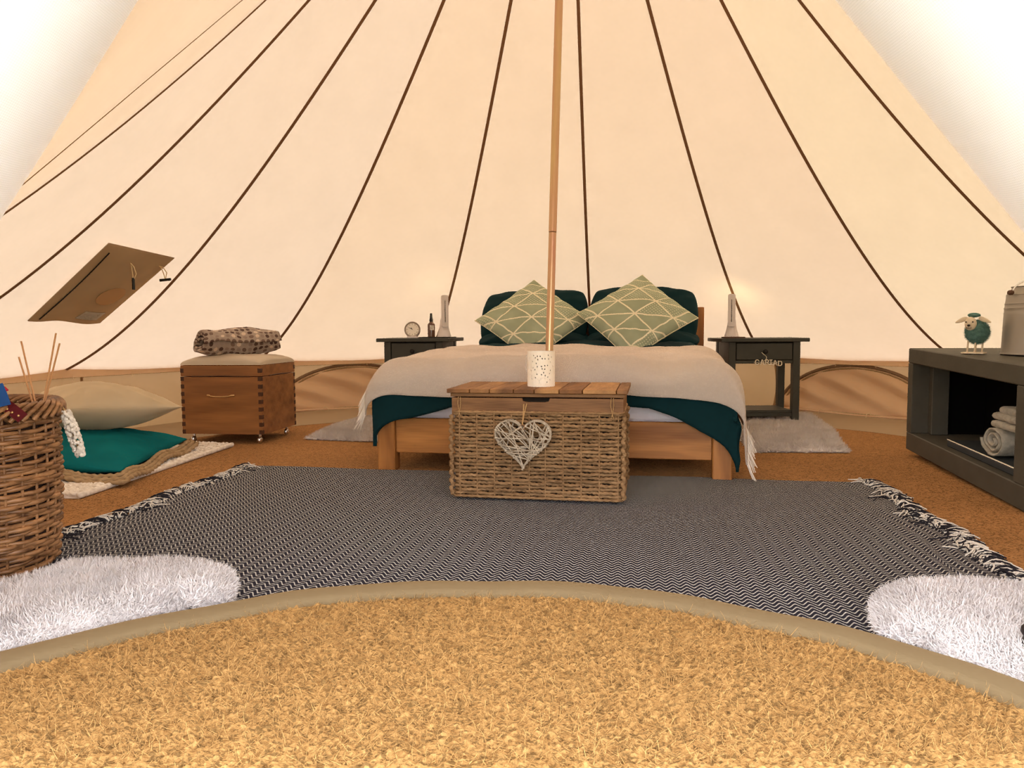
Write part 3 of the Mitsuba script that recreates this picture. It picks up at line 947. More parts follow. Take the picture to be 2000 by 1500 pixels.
def fur_patch(poly, n, L, base_z=0.0, lean=(0, 0), up=0.8, width=0.004, hump=0.02, seg=2, bend=0.5, seed=1, step=0.03, minus=None):
    """A pelt: a low domed mesh inside the polygon plus n tufts on it."""
    r = np.random.default_rng(seed)
    P = sg.Polygon(poly).buffer(0.03).buffer(-0.03)
    if minus is not None:
        P = P.difference(minus)
    x0, y0, x1, y1 = P.bounds
    b = P.boundary

    def height(x, y, d):
        k = np.stack([x * 9, y * 9, x * 0 + seed], -1)
        return base_z + 0.004 + hump * np.clip(d / 0.06, 0, 1) ** 0.5 * (0.7 + 0.6 * meshkit.fbm(k, 3, seed))
    # base skin: triangulated inner rings
    base = []
    from shapely import contains_xy, points, distance
    gx_, gy_ = np.meshgrid(np.arange(x0, x1 + step, step), np.arange(y0, y1 + step, step), indexing='ij')
    inn = contains_xy(P.buffer(-0.012), gx_, gy_)
    bp = np.array([P.buffer(-0.004).exterior.interpolate(s).coords[0] for s in np.arange(0, P.length - step, step)])
    pts = np.vstack([np.stack([gx_[inn], gy_[inn]], -1), bp])
    from scipy.spatial import Delaunay
    D = Delaunay(pts).simplices
    cen = pts[D].mean(1)
    D = D[contains_xy(P, cen[:, 0], cen[:, 1])]
    a = pts[D]
    cr = (a[:, 1, 0] - a[:, 0, 0]) * (a[:, 2, 1] - a[:, 0, 1]) - (a[:, 1, 1] - a[:, 0, 1]) * (a[:, 2, 0] - a[:, 0, 0])
    D[cr < 0] = D[cr < 0][:, ::-1]
    d = distance(points(pts), b)
    top = np.column_stack([pts, height(pts[:, 0], pts[:, 1], d)])
    bot = np.column_stack([pts, np.full(len(pts), base_z + 0.001)])
    ed = np.sort(np.vstack([D[:, [0, 1]], D[:, [1, 2]], D[:, [2, 0]]]), axis=1)
    skin = tm(np.vstack([top, bot]), np.vstack([D, D[:, ::-1] + len(pts)]))
    # tufts
    q = np.empty((0, 2))
    while len(q) < n:
        c = np.column_stack([r.uniform(x0, x1, n), r.uniform(y0, y1, n)])
        q = np.vstack([q, c[contains_xy(P, c[:, 0], c[:, 1])]])
    q = q[:n]
    d = distance(points(q), b)
    z = height(q[:, 0], q[:, 1], d)
    cpt = np.array([P.centroid.x, P.centroid.y])
    outd = q - cpt
    outd /= np.linalg.norm(outd, axis=1, keepdims=True)
    edge = np.clip(1 - d / 0.07, 0, 1)[:, None]
    k = np.stack([q[:, 0] * 14, q[:, 1] * 14, q[:, 0] * 0], -1)
    fl = np.stack([meshkit.noise(k, seed + 3) - 0.5, meshkit.noise(k, seed + 4) - 0.5], -1) * 2.0
    dxy = np.asarray(lean)[None] + outd * edge * 0.9 + fl * 0.8 + r.normal(size=(n, 2)) * 0.42
    dirs = np.column_stack([dxy, np.full(n, up)])
    LL = L * (0.65 + 0.6 * r.random(n)) * (0.75 + 0.25 * (1 - edge[:, 0]))
    return skin, blades(np.column_stack([q, z - 0.003]), dirs, LL, width * (0.6 + 0.8 * r.random(n)), bend, seg, r)


def wool_fn(p, n, uv):
    return mix((0.50, 0.465, 0.46), (0.74, 0.70, 0.70), fbm(p.x * 22, p.y * 22, p.z * 22))
M['mat_wool'] = cloth(proc(wool_fn))
def grey_shag_fn(p, n, uv):
    return mix((0.42, 0.365, 0.32), (0.74, 0.68, 0.63), fbm(p.x * 16, p.y * 16, p.z * 16) * 1.1)
M['mat_grey_shag'] = cloth(proc(grey_shag_fn))
MAT_DISC = sg.Point(-0.099, 0.589).buffer(1.0565 + 0.022)
skinL = [(-1.22, 1.32), (-1.18, 1.50), (-1.13, 1.60), (-1.085, 1.69), (-1.06, 1.765), (-0.985, 1.775), (-0.87, 1.795), (-0.75, 1.785), (-0.665, 1.74), (-0.625, 1.655), (-0.60, 1.57), (-0.605, 1.50), (-0.635, 1.455), (-0.60, 1.38), (-0.76, 1.2), (-0.95, 1.05), (-1.12, 0.98), (-1.22, 1.10)]
skinR = [(0.655, 1.30), (0.69, 1.40), (0.735, 1.51), (0.79, 1.575), (0.88, 1.595), (0.99, 1.59), (1.09, 1.55), (1.24, 1.45), (1.33, 1.3), (1.33, 1.05), (1.2, 0.92), (1.0, 0.93), (0.88, 1.02), (0.79, 1.145), (0.69, 1.24)]
for nm, poly, sd, lab in (('sheepskin', skinL, 5, 'white sheepskin on the zigzag rug beside the wicker basket'), ('sheepskin', skinR, 6, 'white sheepskin on the right corner of the zigzag rug')):
    k = thing(nm, lab, 'sheepskin', 'white sheepskins by the doormat')
    skin, wool = fur_patch(poly, 95000, 0.0150, 0.014, lean=(0.05, -0.05), up=0.42, width=0.0062, hump=0.036, seg=3, bend=1.1, seed=sd, minus=MAT_DISC)
    part(k, 'hide', skin, 'mat_wool', smooth=True)
    part(k, 'wool', wool, 'mat_wool', kind='stuff')
for poly, sd, lab in (([(1.13, 3.50), (1.565, 3.47), (1.80, 4.20), (1.98, 4.97), (1.50, 5.00), (1.22, 4.2)], 9, 'pale grey shaggy rug to the right of the bed under the bedside table'),
                      ([(-1.11, 4.02), (-0.62, 3.88), (-0.50, 4.5), (-0.60, 4.92), (-1.00, 4.95), (-1.09, 4.5)], 10, 'pale grey shaggy rug to the left of the bed')):
    k = thing('shag_rug', lab, 'rug', 'grey shaggy bedside rugs')
    skin, wool = fur_patch(poly, 22000, 0.026, 0.001, lean=(0, -0.2), up=0.6, width=0.0075, hump=0.010, seg=2, bend=0.5, seed=sd)
    part(k, 'backing', skin, 'mat_grey_shag', smooth=True)
    part(k, 'pile', wool, 'mat_grey_shag', kind='stuff')

# half-moon coir doormat
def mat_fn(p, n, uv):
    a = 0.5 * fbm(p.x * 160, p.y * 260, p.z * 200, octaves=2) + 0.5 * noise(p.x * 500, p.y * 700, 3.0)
    return mix((0.20, 0.098, 0.030), (0.46, 0.268, 0.100), dr.clip(a * 1.2 - 0.05 + 24 * (p.z - 0.016), 0, 1)) * (1 - 0.5 * smoothstep(0.58, 0.72, noise(p.x * 170, p.y * 420, 2.0)))  # coir darker where it lies lower: shadow in the gaps put into the colour
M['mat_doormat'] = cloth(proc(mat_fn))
M['mat_binding'] = cloth('#77664c')
MC, MR = np.array([-0.099, 0.589]), 1.0565
dm = thing('half_moon_doormat', 'half-moon coir doormat with a beige cloth edge in the foreground', 'doormat')
a_ = np.linspace(-0.12, np.pi + 0.12, 90)
MY0 = MC[1] - 0.12
wob = lambda a: 0.006 * np.sin(a * 11) + 0.004 * np.sin(a * 23 + 1)
Pb = []
for off, z in ((0.002, 0.012), (0.001, 0.026), (-0.006, 0.032), (-0.030, 0.034), (-0.055, 0.033), (-0.064, 0.026), (-0.067, 0.012)):
    rr = MR + off + wob(a_)
    Pb.append(np.stack([MC[0] + rr * np.cos(a_), MC[1] + rr * np.sin(a_), np.full_like(a_, z)], -1))
part(dm, 'binding', sheet(np.array(Pb).transpose(1, 0, 2)[:, ::-1].copy(), 0.003), 'mat_binding', smooth=True, label='beige cloth edge')
g = 0.0042
X_, Y_ = np.meshgrid(np.arange(-1.12, 0.94, g), np.arange(0.62, 1.62, g), indexing='ij')
rC = np.hypot(X_ - MC[0], Y_ - MC[1])
px_, py_ = 0.017, 0.0110
row = np.floor(Y_ / py_)
fx = (X_ + 0.5 * px_ * (row % 2)) / px_
ky = Y_ / py_ - row
hx = np.abs(np.sin(np.pi * fx)) ** 0.7 * np.abs(np.sin(np.pi * ky)) ** 0.7
nz1 = meshkit.fbm(np.stack([X_ * 100, Y_ * 120, X_ * 0], -1), 3, 6)
Zm = 0.013 + 0.0055 * hx * (0.5 + nz1) + 0.007 * nz1
Q = grid_faces(*X_.shape)
ok = (rC < MR - 0.046).reshape(-1)
Q = Q[ok[Q].all(1)]
used = np.unique(Q)
mp = np.full(X_.size, -1); mp[used] = np.arange(len(used))
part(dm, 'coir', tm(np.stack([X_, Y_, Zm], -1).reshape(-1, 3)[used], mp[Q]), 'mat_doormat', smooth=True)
part(dm, 'backing', tm(*(lambda P: (np.vstack([P, [[MC[0], MC[1] - 0.1, 0.0125]]]), np.stack([np.arange(len(P) - 1), np.arange(1, len(P)), np.full(len(P) - 1, len(P))], 1)))(np.stack([MC[0] + (MR - 0.045) * np.cos(a_), MC[1] + (MR - 0.045) * np.sin(a_), np.full_like(a_, 0.0125)], -1))), 'mat_binding')
nf = 48000
fq = np.column_stack([rng.uniform(-1.1, 0.92, nf), rng.uniform(0.95, 1.60, nf)])
fq = fq[np.hypot(fq[:, 0] - MC[0], fq[:, 1] - MC[1]) < MR - 0.070]
fd = np.column_stack([rng.normal(size=len(fq)), 0.8 * rng.normal(size=len(fq)), 0.25 + 0.35 * rng.random(len(fq))])
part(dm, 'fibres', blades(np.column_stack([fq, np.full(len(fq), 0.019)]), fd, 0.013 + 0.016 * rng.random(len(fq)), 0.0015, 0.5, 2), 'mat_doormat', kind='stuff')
# ------------------------------------------------------------------ wicker trunk at the foot of the bed
TA = -0.185
TR = rot_z(TA)
TO = np.array([0.079, 2.512, 0.012])
tk = lambda m, t=(0, 0, 0): place(m, TR, TO + TR @ np.asarray(t, float))
TRUNK_D, TRUNK_L = lin('#5c3a20'), lin('#9a6d42')
M['mat_plank'] = principled(proc(wood_fn(TRUNK_D, TRUNK_L, TA, 1, 60, 4, 3.0, knots=True)), 0.6)
M['mat_plank_pale'] = principled(proc(wood_fn(lin('#69442a'), lin('#ad7f4e'), TA, 1, 60, 4, 23.0, knots=True)), 0.6)
M['mat_plank_deep'] = principled(proc(wood_fn(lin('#4e2f1a'), lin('#86592f'), TA, 1, 60, 4, 43.0)), 0.6)
M['mat_board'] = principled(proc(wood_fn(lin('#5c3b21'), lin('#9b7047'), TA, 0, 60, 4, 13.0, knots=True)), 0.6)
def hyac_fn(p, n, uv):
    v = fbm(p.x * 90, p.y * 90, p.z * 160, octaves=3)
    w = fbm(p.x * 8, p.y * 8, p.z * 22)
    return mix((0.085, 0.042, 0.016), (0.35, 0.205, 0.098), dr.clip(0.9 * v + 0.8 * w - 0.30, 0, 1))
M['mat_hyacinth'] = principled(proc(hyac_fn), 0.7, specular=0.2)
M['mat_raffia'] = principled('#a8865a', 0.8)
M['mat_hamper_shade'] = principled('#1c130c', 0.9)
trunk = thing('wicker_hamper', 'woven wicker hamper with a plank lid at the foot of the bed', 'hamper')
TW, TD, TH = 0.292, 0.335, 0.362
part(trunk, 'lining', tk(cbox(-TW + 0.012, TW - 0.012, 0.014, TD - 0.012, 0.008, 0.345, 0.01)), 'mat_hamper_shade')  # added dark box: closes the gaps in the weave, stands for inside shade
lid = trunk + '__lid'
edges = np.linspace(-0.306, 0.306, 9) + np.array([0, 0.004, -0.003, 0.002, -0.004, 0.003, 0.004, -0.002, 0])
edges[-2] = 0.268
scene[lid] = mikit.ply(tk(cat([cbox(-0.296, 0.296, 0.004, 0.022, TH - 0.014, TH - 0.0005, 0.002), cbox(-0.296, 0.296, TD - 0.02, TD - 0.002, TH - 0.014, TH - 0.0005, 0.002),
                               cbox(-0.296, -0.278, 0.0225, TD - 0.0205, TH - 0.014, TH - 0.0005, 0.002), cbox(0.278, 0.296, 0.0225, TD - 0.0205, TH - 0.014, TH - 0.0005, 0.002)])), 'mat_board')
for i in range(8):
    part(lid, 'plank', tk(cbox(edges[i] + 0.0014, edges[i + 1] - 0.0014, -0.012, TD + 0.012, TH, TH + 0.0135, 0.0015)), ('mat_plank', 'mat_plank_pale', 'mat_plank_deep')[(0, 1, 0, 2, 1, 2, 1, 0)[i]])
rimk = trunk + '__rim_board'
shape = sg.box(-0.290, 0, 0.290, 0.046).difference(sg.Polygon([(-0.052, 0.06), (-0.044, 0.036), (-0.030, 0.033), (0.030, 0.033), (0.044, 0.036), (0.052, 0.06)]))
fb = trimesh.creation.extrude_polygon(shape, 0.012)
fb = place(fb, rot_axis([1, 0, 0], math.pi / 2), (0, 0.012, 0.299))
part(trunk, 'rim_board', tk(fb), 'mat_board')
part(trunk, 'rim_board', tk(cbox(-0.290, -0.278, 0.0125, TD - 0.0125, 0.300, 0.345, 0.002)), 'mat_board')
part(trunk, 'rim_board', tk(cbox(0.278, 0.290, 0.0125, TD - 0.0125, 0.300, 0.345, 0.002)), 'mat_board')
part(trunk, 'rim_board', tk(cbox(-0.290, 0.290, TD - 0.012, TD, 0.300, 0.345, 0.002)), 'mat_board')


def rect_path(hw, d, r, step):
    """Closed rounded rectangle from the front left, x in [-hw, hw], y in [0, d]."""
    poly = sg.box(-hw, 0, hw, d).buffer(-r).buffer(r, quad_segs=6)
    L = poly.exterior.length
    n = int(L / step)
    return np.array([poly.exterior.interpolate(i / n, normalized=True).coords[0] for i in range(n)]), L


pth, PL = rect_path(TW - 0.008, TD, 0.022, 0.006)
ctr = np.array([0, TD / 2])
nrm = np.column_stack([np.gradient(np.concatenate([pth, pth[:1]])[:, 1])[:-1], -np.gradient(np.concatenate([pth, pth[:1]])[:, 0])[:-1]])
nrm /= np.linalg.norm(nrm, axis=1, keepdims=True)
if ((pth - ctr) * nrm).sum() < 0:
    nrm = -nrm
arcl = np.arange(len(pth)) * PL / len(pth)
nst = int(round(PL / 0.062)); nst += nst % 2
ROWS = 23
for k in range(ROWS):
    z = 0.018 + (0.291 - 0.018) * k / (ROWS - 1)
    ph = 2 * np.pi * arcl / PL * (nst / 2)
    off = 0.0055 * np.cos(ph + np.pi * (k % 2))
    zz = z + 0.0011 * np.sin(ph * 2 + k * 1.7) + 0.0018 * (meshkit.noise(np.stack([arcl * 14, arcl * 0 + k * 3.3, arcl * 0], -1), 5) - 0.5)
    p = np.column_stack([pth + nrm * off[:, None], zz])
    part(trunk, 'woven_strand', tk(rope(p, 0.0076, 0.034 * (1 if k % 2 else -1) * (0.9 + 0.2 * rng.random()), closed=True, strands=2, depth=0.42, sides=8)), 'mat_hyacinth', smooth=True)
for i in range(nst):
    s = (i + 0.5) / nst * PL
    j = int(s / PL * len(pth)) % len(pth)
    q = pth[j]
    if q[1] > TD * 0.97:
        continue
    part(trunk, 'stake', tk(tube(np.array([[q[0], q[1], 0.012], [q[0], q[1], 0.15], [q[0], q[1], 0.298]]) + np.array([*(nrm[j] * 0.0045), 0]), 0.0028, 6)), 'mat_hyacinth', smooth=True)
for z in (0.008, 0.2975):
    p = np.column_stack([pth + nrm * 0.006, np.full(len(pth), z)])
    part(trunk, 'rope_border', tk(rope(p, 0.0060, 0.016, closed=True, strands=2, depth=0.35, sides=8)), 'mat_hyacinth', smooth=True)
for sx in (-1, 1):
    for sy in (0, 1):
        c = np.linspace(0, 1, 60)
        x0, y0 = sx * (TW - 0.006), 0.0 if sy == 0 else TD
        p = np.column_stack([x0 + sx * 0.006 + 0.003 * np.sin(c * 60), y0 + (-0.004 if sy == 0 else 0.004) + 0.003 * np.cos(c * 60), 0.012 + 0.275 * c])
        part(trunk, 'corner_braid', tk(rope(p, 0.0085, 0.028, strands=2, depth=0.4)), 'mat_hyacinth', smooth=True)
for x in (-0.262, 0.255):
    for dx in (-0.004, 0.003):
        p = np.array([[x + dx, -0.003, 0.349], [x + dx * 1.5, -0.005, 0.325], [x + dx * 0.3, -0.0085, 0.300], [x - dx, -0.010, 0.282]])
        part(trunk, 'raffia_tie', tk(tube(p, 0.0026, 5, squash=(1, 0.5))), 'mat_raffia', smooth=True)

# wicker heart
M['mat_twig'] = principled(proc(lambda p, n, uv: mix((0.17, 0.12, 0.08), (0.50, 0.42, 0.32), fbm(p.x * 70, p.y * 70, p.z * 70) * 1.2)), 0.8)
heart = thing('wicker_heart', 'greyish twig heart hanging on the front of the wicker hamper', 'heart')
hx = 0.0925


def heart_xy(t):
    x = 16 * np.sin(t) ** 3
    y = 13 * np.cos(t) - 5 * np.cos(2 * t) - 2 * np.cos(3 * t) - np.cos(4 * t)
    return np.stack([x / 16 * hx, y / 17 * 0.094], -1)


hp = heart_xy(np.linspace(0, 2 * np.pi, 81)[:-1])
hk = lambda m: tk(m, (-0.038, -0.0335, 0.208))
for dy, sc in ((-0.0085, 1.0), (0.0085, 1.0)):
    p = np.column_stack([hp[:, 0] * sc, np.full(80, dy), hp[:, 1] * sc])
    part(heart, 'hoop', hk(tube(p, 0.0038, 6, closed=True)), 'mat_twig', smooth=True)
HP = sg.Polygon(hp).buffer(0.004)
r5 = np.random.default_rng(21)
made = 0
while made < 40:
    a, c = r5.uniform(0, np.pi), np.array([r5.uniform(-0.08, 0.08), r5.uniform(-0.09, 0.07)])
    d = np.array([np.cos(a), np.sin(a)])
    g = HP.intersection(sg.LineString([c - d * 0.3, c + d * 0.3]))
    g = max(getattr(g, 'geoms', [g]), key=lambda q: q.length)
    if g.length < 0.05:
        continue
    (xa, ya), (xb, yb) = g.coords[0], g.coords[-1]
    y0, y1 = (-0.0105 - 0.004 * r5.random(), -0.0105 - 0.004 * r5.random()) if made % 3 else (0.002, 0.004)
    k = np.linspace(0, 1, 5)
    bow = -0.003 * np.sin(np.pi * k) if made % 3 else 0 * k
    p = np.column_stack([xa + (xb - xa) * k, y0 + (y1 - y0) * k + bow, ya + (yb - ya) * k])
    part(heart, 'twig', hk(tube(p, 0.0021 + 0.0007 * r5.random(), 5)), 'mat_twig', smooth=True)
    made += 1
rng_p = np.linspace(0, 2 * np.pi, 20)[:-1]
part(heart, 'ring', hk(tube(np.column_stack([0.008 * np.cos(rng_p), rng_p * 0 - 0.014, 0.045 + 0.008 * np.sin(rng_p)]), 0.0018, 5, closed=True)), 'mat_seam')
part(heart, 'cord', hk(tube([(0, -0.014, 0.053), (0.001, 0.004, 0.085), (-0.001, 0.024, 0.118)], 0.0022, 5)), 'mat_raffia')
part(heart, 'cord', hk(tube([(0.0, -0.014, 0.053), (0.004, 0.005, 0.09), (0.009, 0.024, 0.120)], 0.0018, 5)), 'mat_raffia')

# pierced white lantern on the lid
M['mat_ceramic'] = principled('#efe3d2', 0.4)
lan = thing('pierced_lantern', 'white cylindrical lantern pierced with dots on the plank lid of the hamper', 'lantern')
LR, LH = 0.0485, 0.123
shell = m3.Manifold.cylinder(LH, LR, LR, 120) - m3.Manifold.cylinder(LH, LR - 0.003, LR - 0.003, 64).translate([0, 0, 0.004])
holes = []
r6 = np.random.default_rng(4)


def bore(a, z, r):
    return m3.Manifold.cylinder(0.03, r, r, 8).rotate([0, 90, 0]).translate([LR - 0.012, 0, z]).rotate([0, 0, math.degrees(a)])


cents = []
for kx in range(9):
    for kz, z in enumerate((0.022, 0.060, 0.098)):
        cents.append((kx * 2 * np.pi / 9 + 0.35 * (kz % 2) + 0.1 * r6.normal(), z + 0.006 * r6.normal()))
for a, z in cents[::3]:
    for q in np.linspace(0, 2 * np.pi, 15)[:-1]:
        zz = z + 0.0125 * math.sin(q)
        if 0.006 < zz < LH - 0.004:
            holes.append(bore(a + 0.0125 * math.cos(q) / LR, zz, 0.0009))
tries = 0
big = []
while len(big) < 120 and tries < 9000:
    tries += 1
    a, z = r6.uniform(0, 2 * np.pi), r6.uniform(0.012, LH - 0.012)
    dd = lambda b, y: math.hypot(((a - b + np.pi) % (2 * np.pi) - np.pi) * LR, z - y)
    if min(dd(b, y) for b, y in cents[::3]) > 0.0138 and all(dd(b, y) > 0.0085 for b, y in big):
        big.append((a, z))
        holes.append(bore(a, z, 0.0025))
shell = shell - m3.Manifold.batch_boolean(holes, m3.OpType.Add)
LP = np.array([0.103, 2.655, TO[2] + TH + 0.0136])
part(lan, 'body', place(trimesh.Trimesh(shell.to_mesh().vert_properties[:, :3], shell.to_mesh().tri_verts, process=False), None, LP), 'mat_ceramic')
M['mat_sleeve_shade'] = principled('#2a1d14', 0.8)  # dark colour of an added sleeve: shade seen through the lantern holes
part(lan, 'inner_sleeve', place(lathe([(0.0001, 0.005), (LR - 0.0042, 0.005), (LR - 0.0042, LH - 0.006), (LR - 0.0052, LH - 0.006), (LR - 0.0052, 0.008), (0.0001, 0.008)], 40), None, LP), 'mat_sleeve_shade', smooth=40)
c = np.linspace(-0.3, np.pi + 0.3, 24)
hd = np.column_stack([-LR - 0.001 - 0.004 * np.sin(c), 0.004 * np.cos(c), 0.080 - 0.03 * np.cos(c)])
M['mat_wire'] = {'type': 'roughconductor', 'material': 'Al', 'alpha': 0.3}
part(lan, 'wire_handle', place(tube(hd, 0.0009, 5), None, LP), 'mat_wire', smooth=True)

# ------------------------------------------------------------------ dovetailed wooden box on castors
XA = -0.138
XR = rot_z(XA)
XO = np.array([-1.5075, 3.893, 0.0])
xk = lambda m, t=(0, 0, 0): place(m, XR, XO + XR @ np.asarray(t, float))
M['mat_mahogany'] = principled(proc(wood_fn(lin('#6b4327'), lin('#98653a'), XA, 0, 60, 3, 31.0)), 0.38)
M['mat_mahogany_end'] = principled(proc(wood_fn(lin('#352013'), lin('#4f301d'), XA, 2, 90, 6, 37.0)), 0.45)
M['mat_upholstery'] = cloth('#bcac97')
M['mat_brass'] = {'type': 'twosided', 'bsdf': {'type': 'principled', 'base_color': rgb('#c9a877'), 'metallic': 0.9, 'roughness': 0.3}}
box = thing('wooden_box', 'dovetailed brown wooden box seat on castors left of the bed', 'storage box')
BW, BD, ZB, ZS, ZT2 = 0.2215, 0.41, 0.052, 0.352, 0.410


def hollow(z0, z1, t=0.016):
    return cat([cbox(-BW, BW, 0, t, z0, z1, 0.0015), cbox(-BW, BW, BD - t, BD, z0, z1, 0.0015), cbox(-BW, -BW + t, t + 0.0003, BD - t - 0.0003, z0, z1, 0.0015), cbox(BW - t, BW, t + 0.0003, BD - t - 0.0003, z0, z1, 0.0015)])


body = part(box, 'carcass', xk(cat([hollow(ZB, ZS - 0.0015), cbox(-BW + 0.016, BW - 0.016, 0.016, BD - 0.016, ZB + 0.012, ZB + 0.022, 0.001)])), 'mat_mahogany')
lidb = part(box, 'lid', xk(cat([hollow(ZS + 0.0015, ZT2), cbox(-BW + 0.016, BW - 0.016, 0.016, BD - 0.016, ZT2 - 0.012, ZT2 - 0.002, 0.001)])), 'mat_mahogany')
zs = np.linspace(ZB + 0.012, ZS - 0.012, 8)
for sx in (-1, 1):
    for side_y in (0, 1):
        for z in zs:
            part(body, 'dovetail', xk(cbox(sx * (BW - 0.0085) - 0.0092, sx * (BW - 0.0085) + 0.0092, -0.0012 if side_y == 0 else BD - 0.018, 0.018 if side_y == 0 else BD + 0.0012, z - 0.0105, z + 0.0105, 0.0006)), 'mat_mahogany_end')
        part(lidb, 'dovetail', xk(cbox(sx * (BW - 0.0085) - 0.0092, sx * (BW - 0.0085) + 0.0092, -0.0012 if side_y == 0 else BD - 0.018, 0.018 if side_y == 0 else BD + 0.0012, 0.372, 0.394, 0.0006)), 'mat_mahogany_end')
part(body, 'lid_groove', xk(cat([tube([(-0.16, -0.0004, ZS + 0.001), (0, -0.0004, ZS + 0.0035), (0.16, -0.0004, ZS + 0.001)], 0.0022, 5), tube([(BW + 0.0004, 0.09, ZS + 0.001), (BW + 0.0004, 0.2, ZS + 0.0035), (BW + 0.0004, 0.32, ZS + 0.001)], 0.0022, 5)])), 'mat_mahogany_end')
hz = 0.252
hnd = tube([(-0.075, -0.003, hz + 0.003), (-0.06, -0.006, hz + 0.003), (-0.05, -0.016, hz), (-0.02, -0.020, hz - 0.003), (0.02, -0.020, hz - 0.003), (0.05, -0.016, hz), (0.06, -0.006, hz + 0.003), (0.075, -0.003, hz + 0.003)], [0.006, 0.005, 0.0032, 0.0036, 0.0036, 0.0032, 0.005, 0.006], 10)
part(box, 'handle', xk(hnd), 'mat_brass', smooth=True, label='brass bar handle')
m, uv = pillow(2 * BW + 0.0, BD + 0.0, 0.12, 30, 0.0, 0.22, seed=2, wrinkle=0.0)
m.vertices[:, 2] = np.where(m.vertices[:, 2] < 0, m.vertices[:, 2] * 0.02, m.vertices[:, 2] * 0.85)
part(box, 'padded_top', xk(m, (0, BD / 2, ZT2 + 0.002)), 'mat_upholstery', smooth=60, label='beige padded top')
M['mat_chrome'] = {'type': 'roughconductor', 'material': 'Al', 'alpha': 0.18}
for sx in (-1, 1):
    for y in (0.045, BD - 0.045):
        cst = part(box, 'castor', xk(cat([place(disc(0.017, 0.004), None, (sx * 0.185, y, ZB - 0.0025)), cbox(sx * 0.185 - 0.006, sx * 0.185 + 0.006, y - 0.006, y + 0.006, 0.030, ZB - 0.004, 0.002)])), 'mat_chrome')
        whl = trimesh.creation.icosphere(2, 0.0185)
        whl.vertices *= [0.72, 1, 1]
        part(cst, 'wheel', xk(whl, (sx * 0.185, y - 0.004, 0.0187)), 'mat_chrome', smooth=True)

# rolled spotted blanket on the box
def spots_fn(p, n, uv):
    k = 0.030
    x, y = uv.x / k, uv.y / k
    cx, cy = dr.floor(x), dr.floor(y)
    d = dr.sqrt(dr.square(x - cx - 0.5) + dr.square(y - cy - 0.5))
    on = 1 - smoothstep(0.34, 0.39, d)
    h = cell_rand(cx, cy, 3.0)
    c = mix((0.085, 0.050, 0.038), (0.19, 0.125, 0.095), smoothstep(0.2, 0.6, h))
    c = dr.select(h > 0.62, mi.Color3f(0.27, 0.20, 0.16), c)
    c = dr.select(h > 0.90, mi.Color3f(0.60, 0.47, 0.36), c)
    return mix((0.34, 0.265, 0.215), c, on * dr.select((h > 0.70) & (h < 0.82), 0.25, 1.0)) * (0.9 + 0.2 * fbm(p.x * 60, p.y * 60, p.z * 60))
M['mat_spots'] = cloth(proc(spots_fn), sheen=0.4)
bl = thing('rolled_blanket', 'taupe blanket with brown spots rolled up on the padded box', 'blanket')
nt, nl = 190, 34
th = np.linspace(0, 2 * np.pi * 2.6, nt)
rr = 0.020 + (0.080 - 0.020) * (th / th[-1]) ** 0.8
ra, rb = 1.22, 1.02
sp = np.stack([ra * rr * np.cos(th - 0.6), rb * rr * np.sin(th - 0.6)], -1)
sp[:, 1] = np.maximum(sp[:, 1], -0.068 + 0.006 * np.sin(th))
L_ = np.linspace(-0.215, 0.215, nl)
arc_ = np.concatenate([[0], np.cumsum(np.linalg.norm(np.diff(sp, axis=0), axis=1))])
TT, LL = np.meshgrid(np.arange(nt), np.arange(nl), indexing='ij')
taper = 1 - 0.30 * np.abs(L_[LL] / 0.215) ** 3 + 0.06 * np.sin(L_[LL] * 31 + 1)
Pn = np.stack([L_[LL] + 0.016 * np.sin(th[TT] * 1.1 + 0.8) * np.sign(L_[LL]) * (np.abs(L_[LL]) / 0.215) ** 3, sp[TT, 0] * taper, sp[TT, 1] * taper + (0.062 * (taper - 1) * -1) * 0], -1)
kk = np.stack([Pn[..., 0] * 8, Pn[..., 1] * 12, Pn[..., 2] * 12], -1)
Pn += 0.042 * (np.stack([meshkit.fbm(kk, 2, 31), meshkit.fbm(kk, 2, 32), meshkit.fbm(kk, 2, 33)], -1) - 0.5) * np.array([0.5, 1, 1])
uvb = np.stack([LL * 0 + L_[LL] + 1.0, arc_[TT]], -1).reshape(-1, 2)
bm = sheet(Pn, 0.012)
BLR = rot_z(0.70)
bm = place(bm, BLR, np.array([-1.470, 4.075, 0.0]))
bm.vertices[:, 2] += 0.4545 - bm.vertices[:, 2].min()
whole(bl, bm, 'mat_spots', smooth=True, uv=np.vstack([uvb, uvb]))
# ------------------------------------------------------------------ tall round basket at the left
def cane_fn(p, n, uv):
    v = fbm(p.x * 30, p.y * 30, p.z * 70, octaves=3)
    return mix((0.075, 0.030, 0.012), (0.38, 0.190, 0.080), dr.clip(v * 1.6 - 0.32, 0, 1))
M['mat_cane'] = principled(proc(cane_fn), 0.42, specular=0.4)
bk = thing('cane_basket', 'tall round cane basket standing at the left edge', 'basket')
KO = np.array([-1.325, 1.835, 0.012])
KR, KH = 0.182, 0.395
ns = 30
kp = lambda m: place(m, None, KO)
radius = lambda z: KR - 0.016 * (1 - np.clip(z / 0.25, 0, 1)) ** 1.5
for i in range(ns):
    a = 2 * np.pi * i / ns
    z = np.linspace(0.004, KH - 0.012, 8)
    r = radius(z) - 0.001
    part(bk, 'stake', kp(tube(np.column_stack([r * np.cos(a), r * np.sin(a), z]), 0.0036, 6)), 'mat_cane', smooth=True)
NR = 29
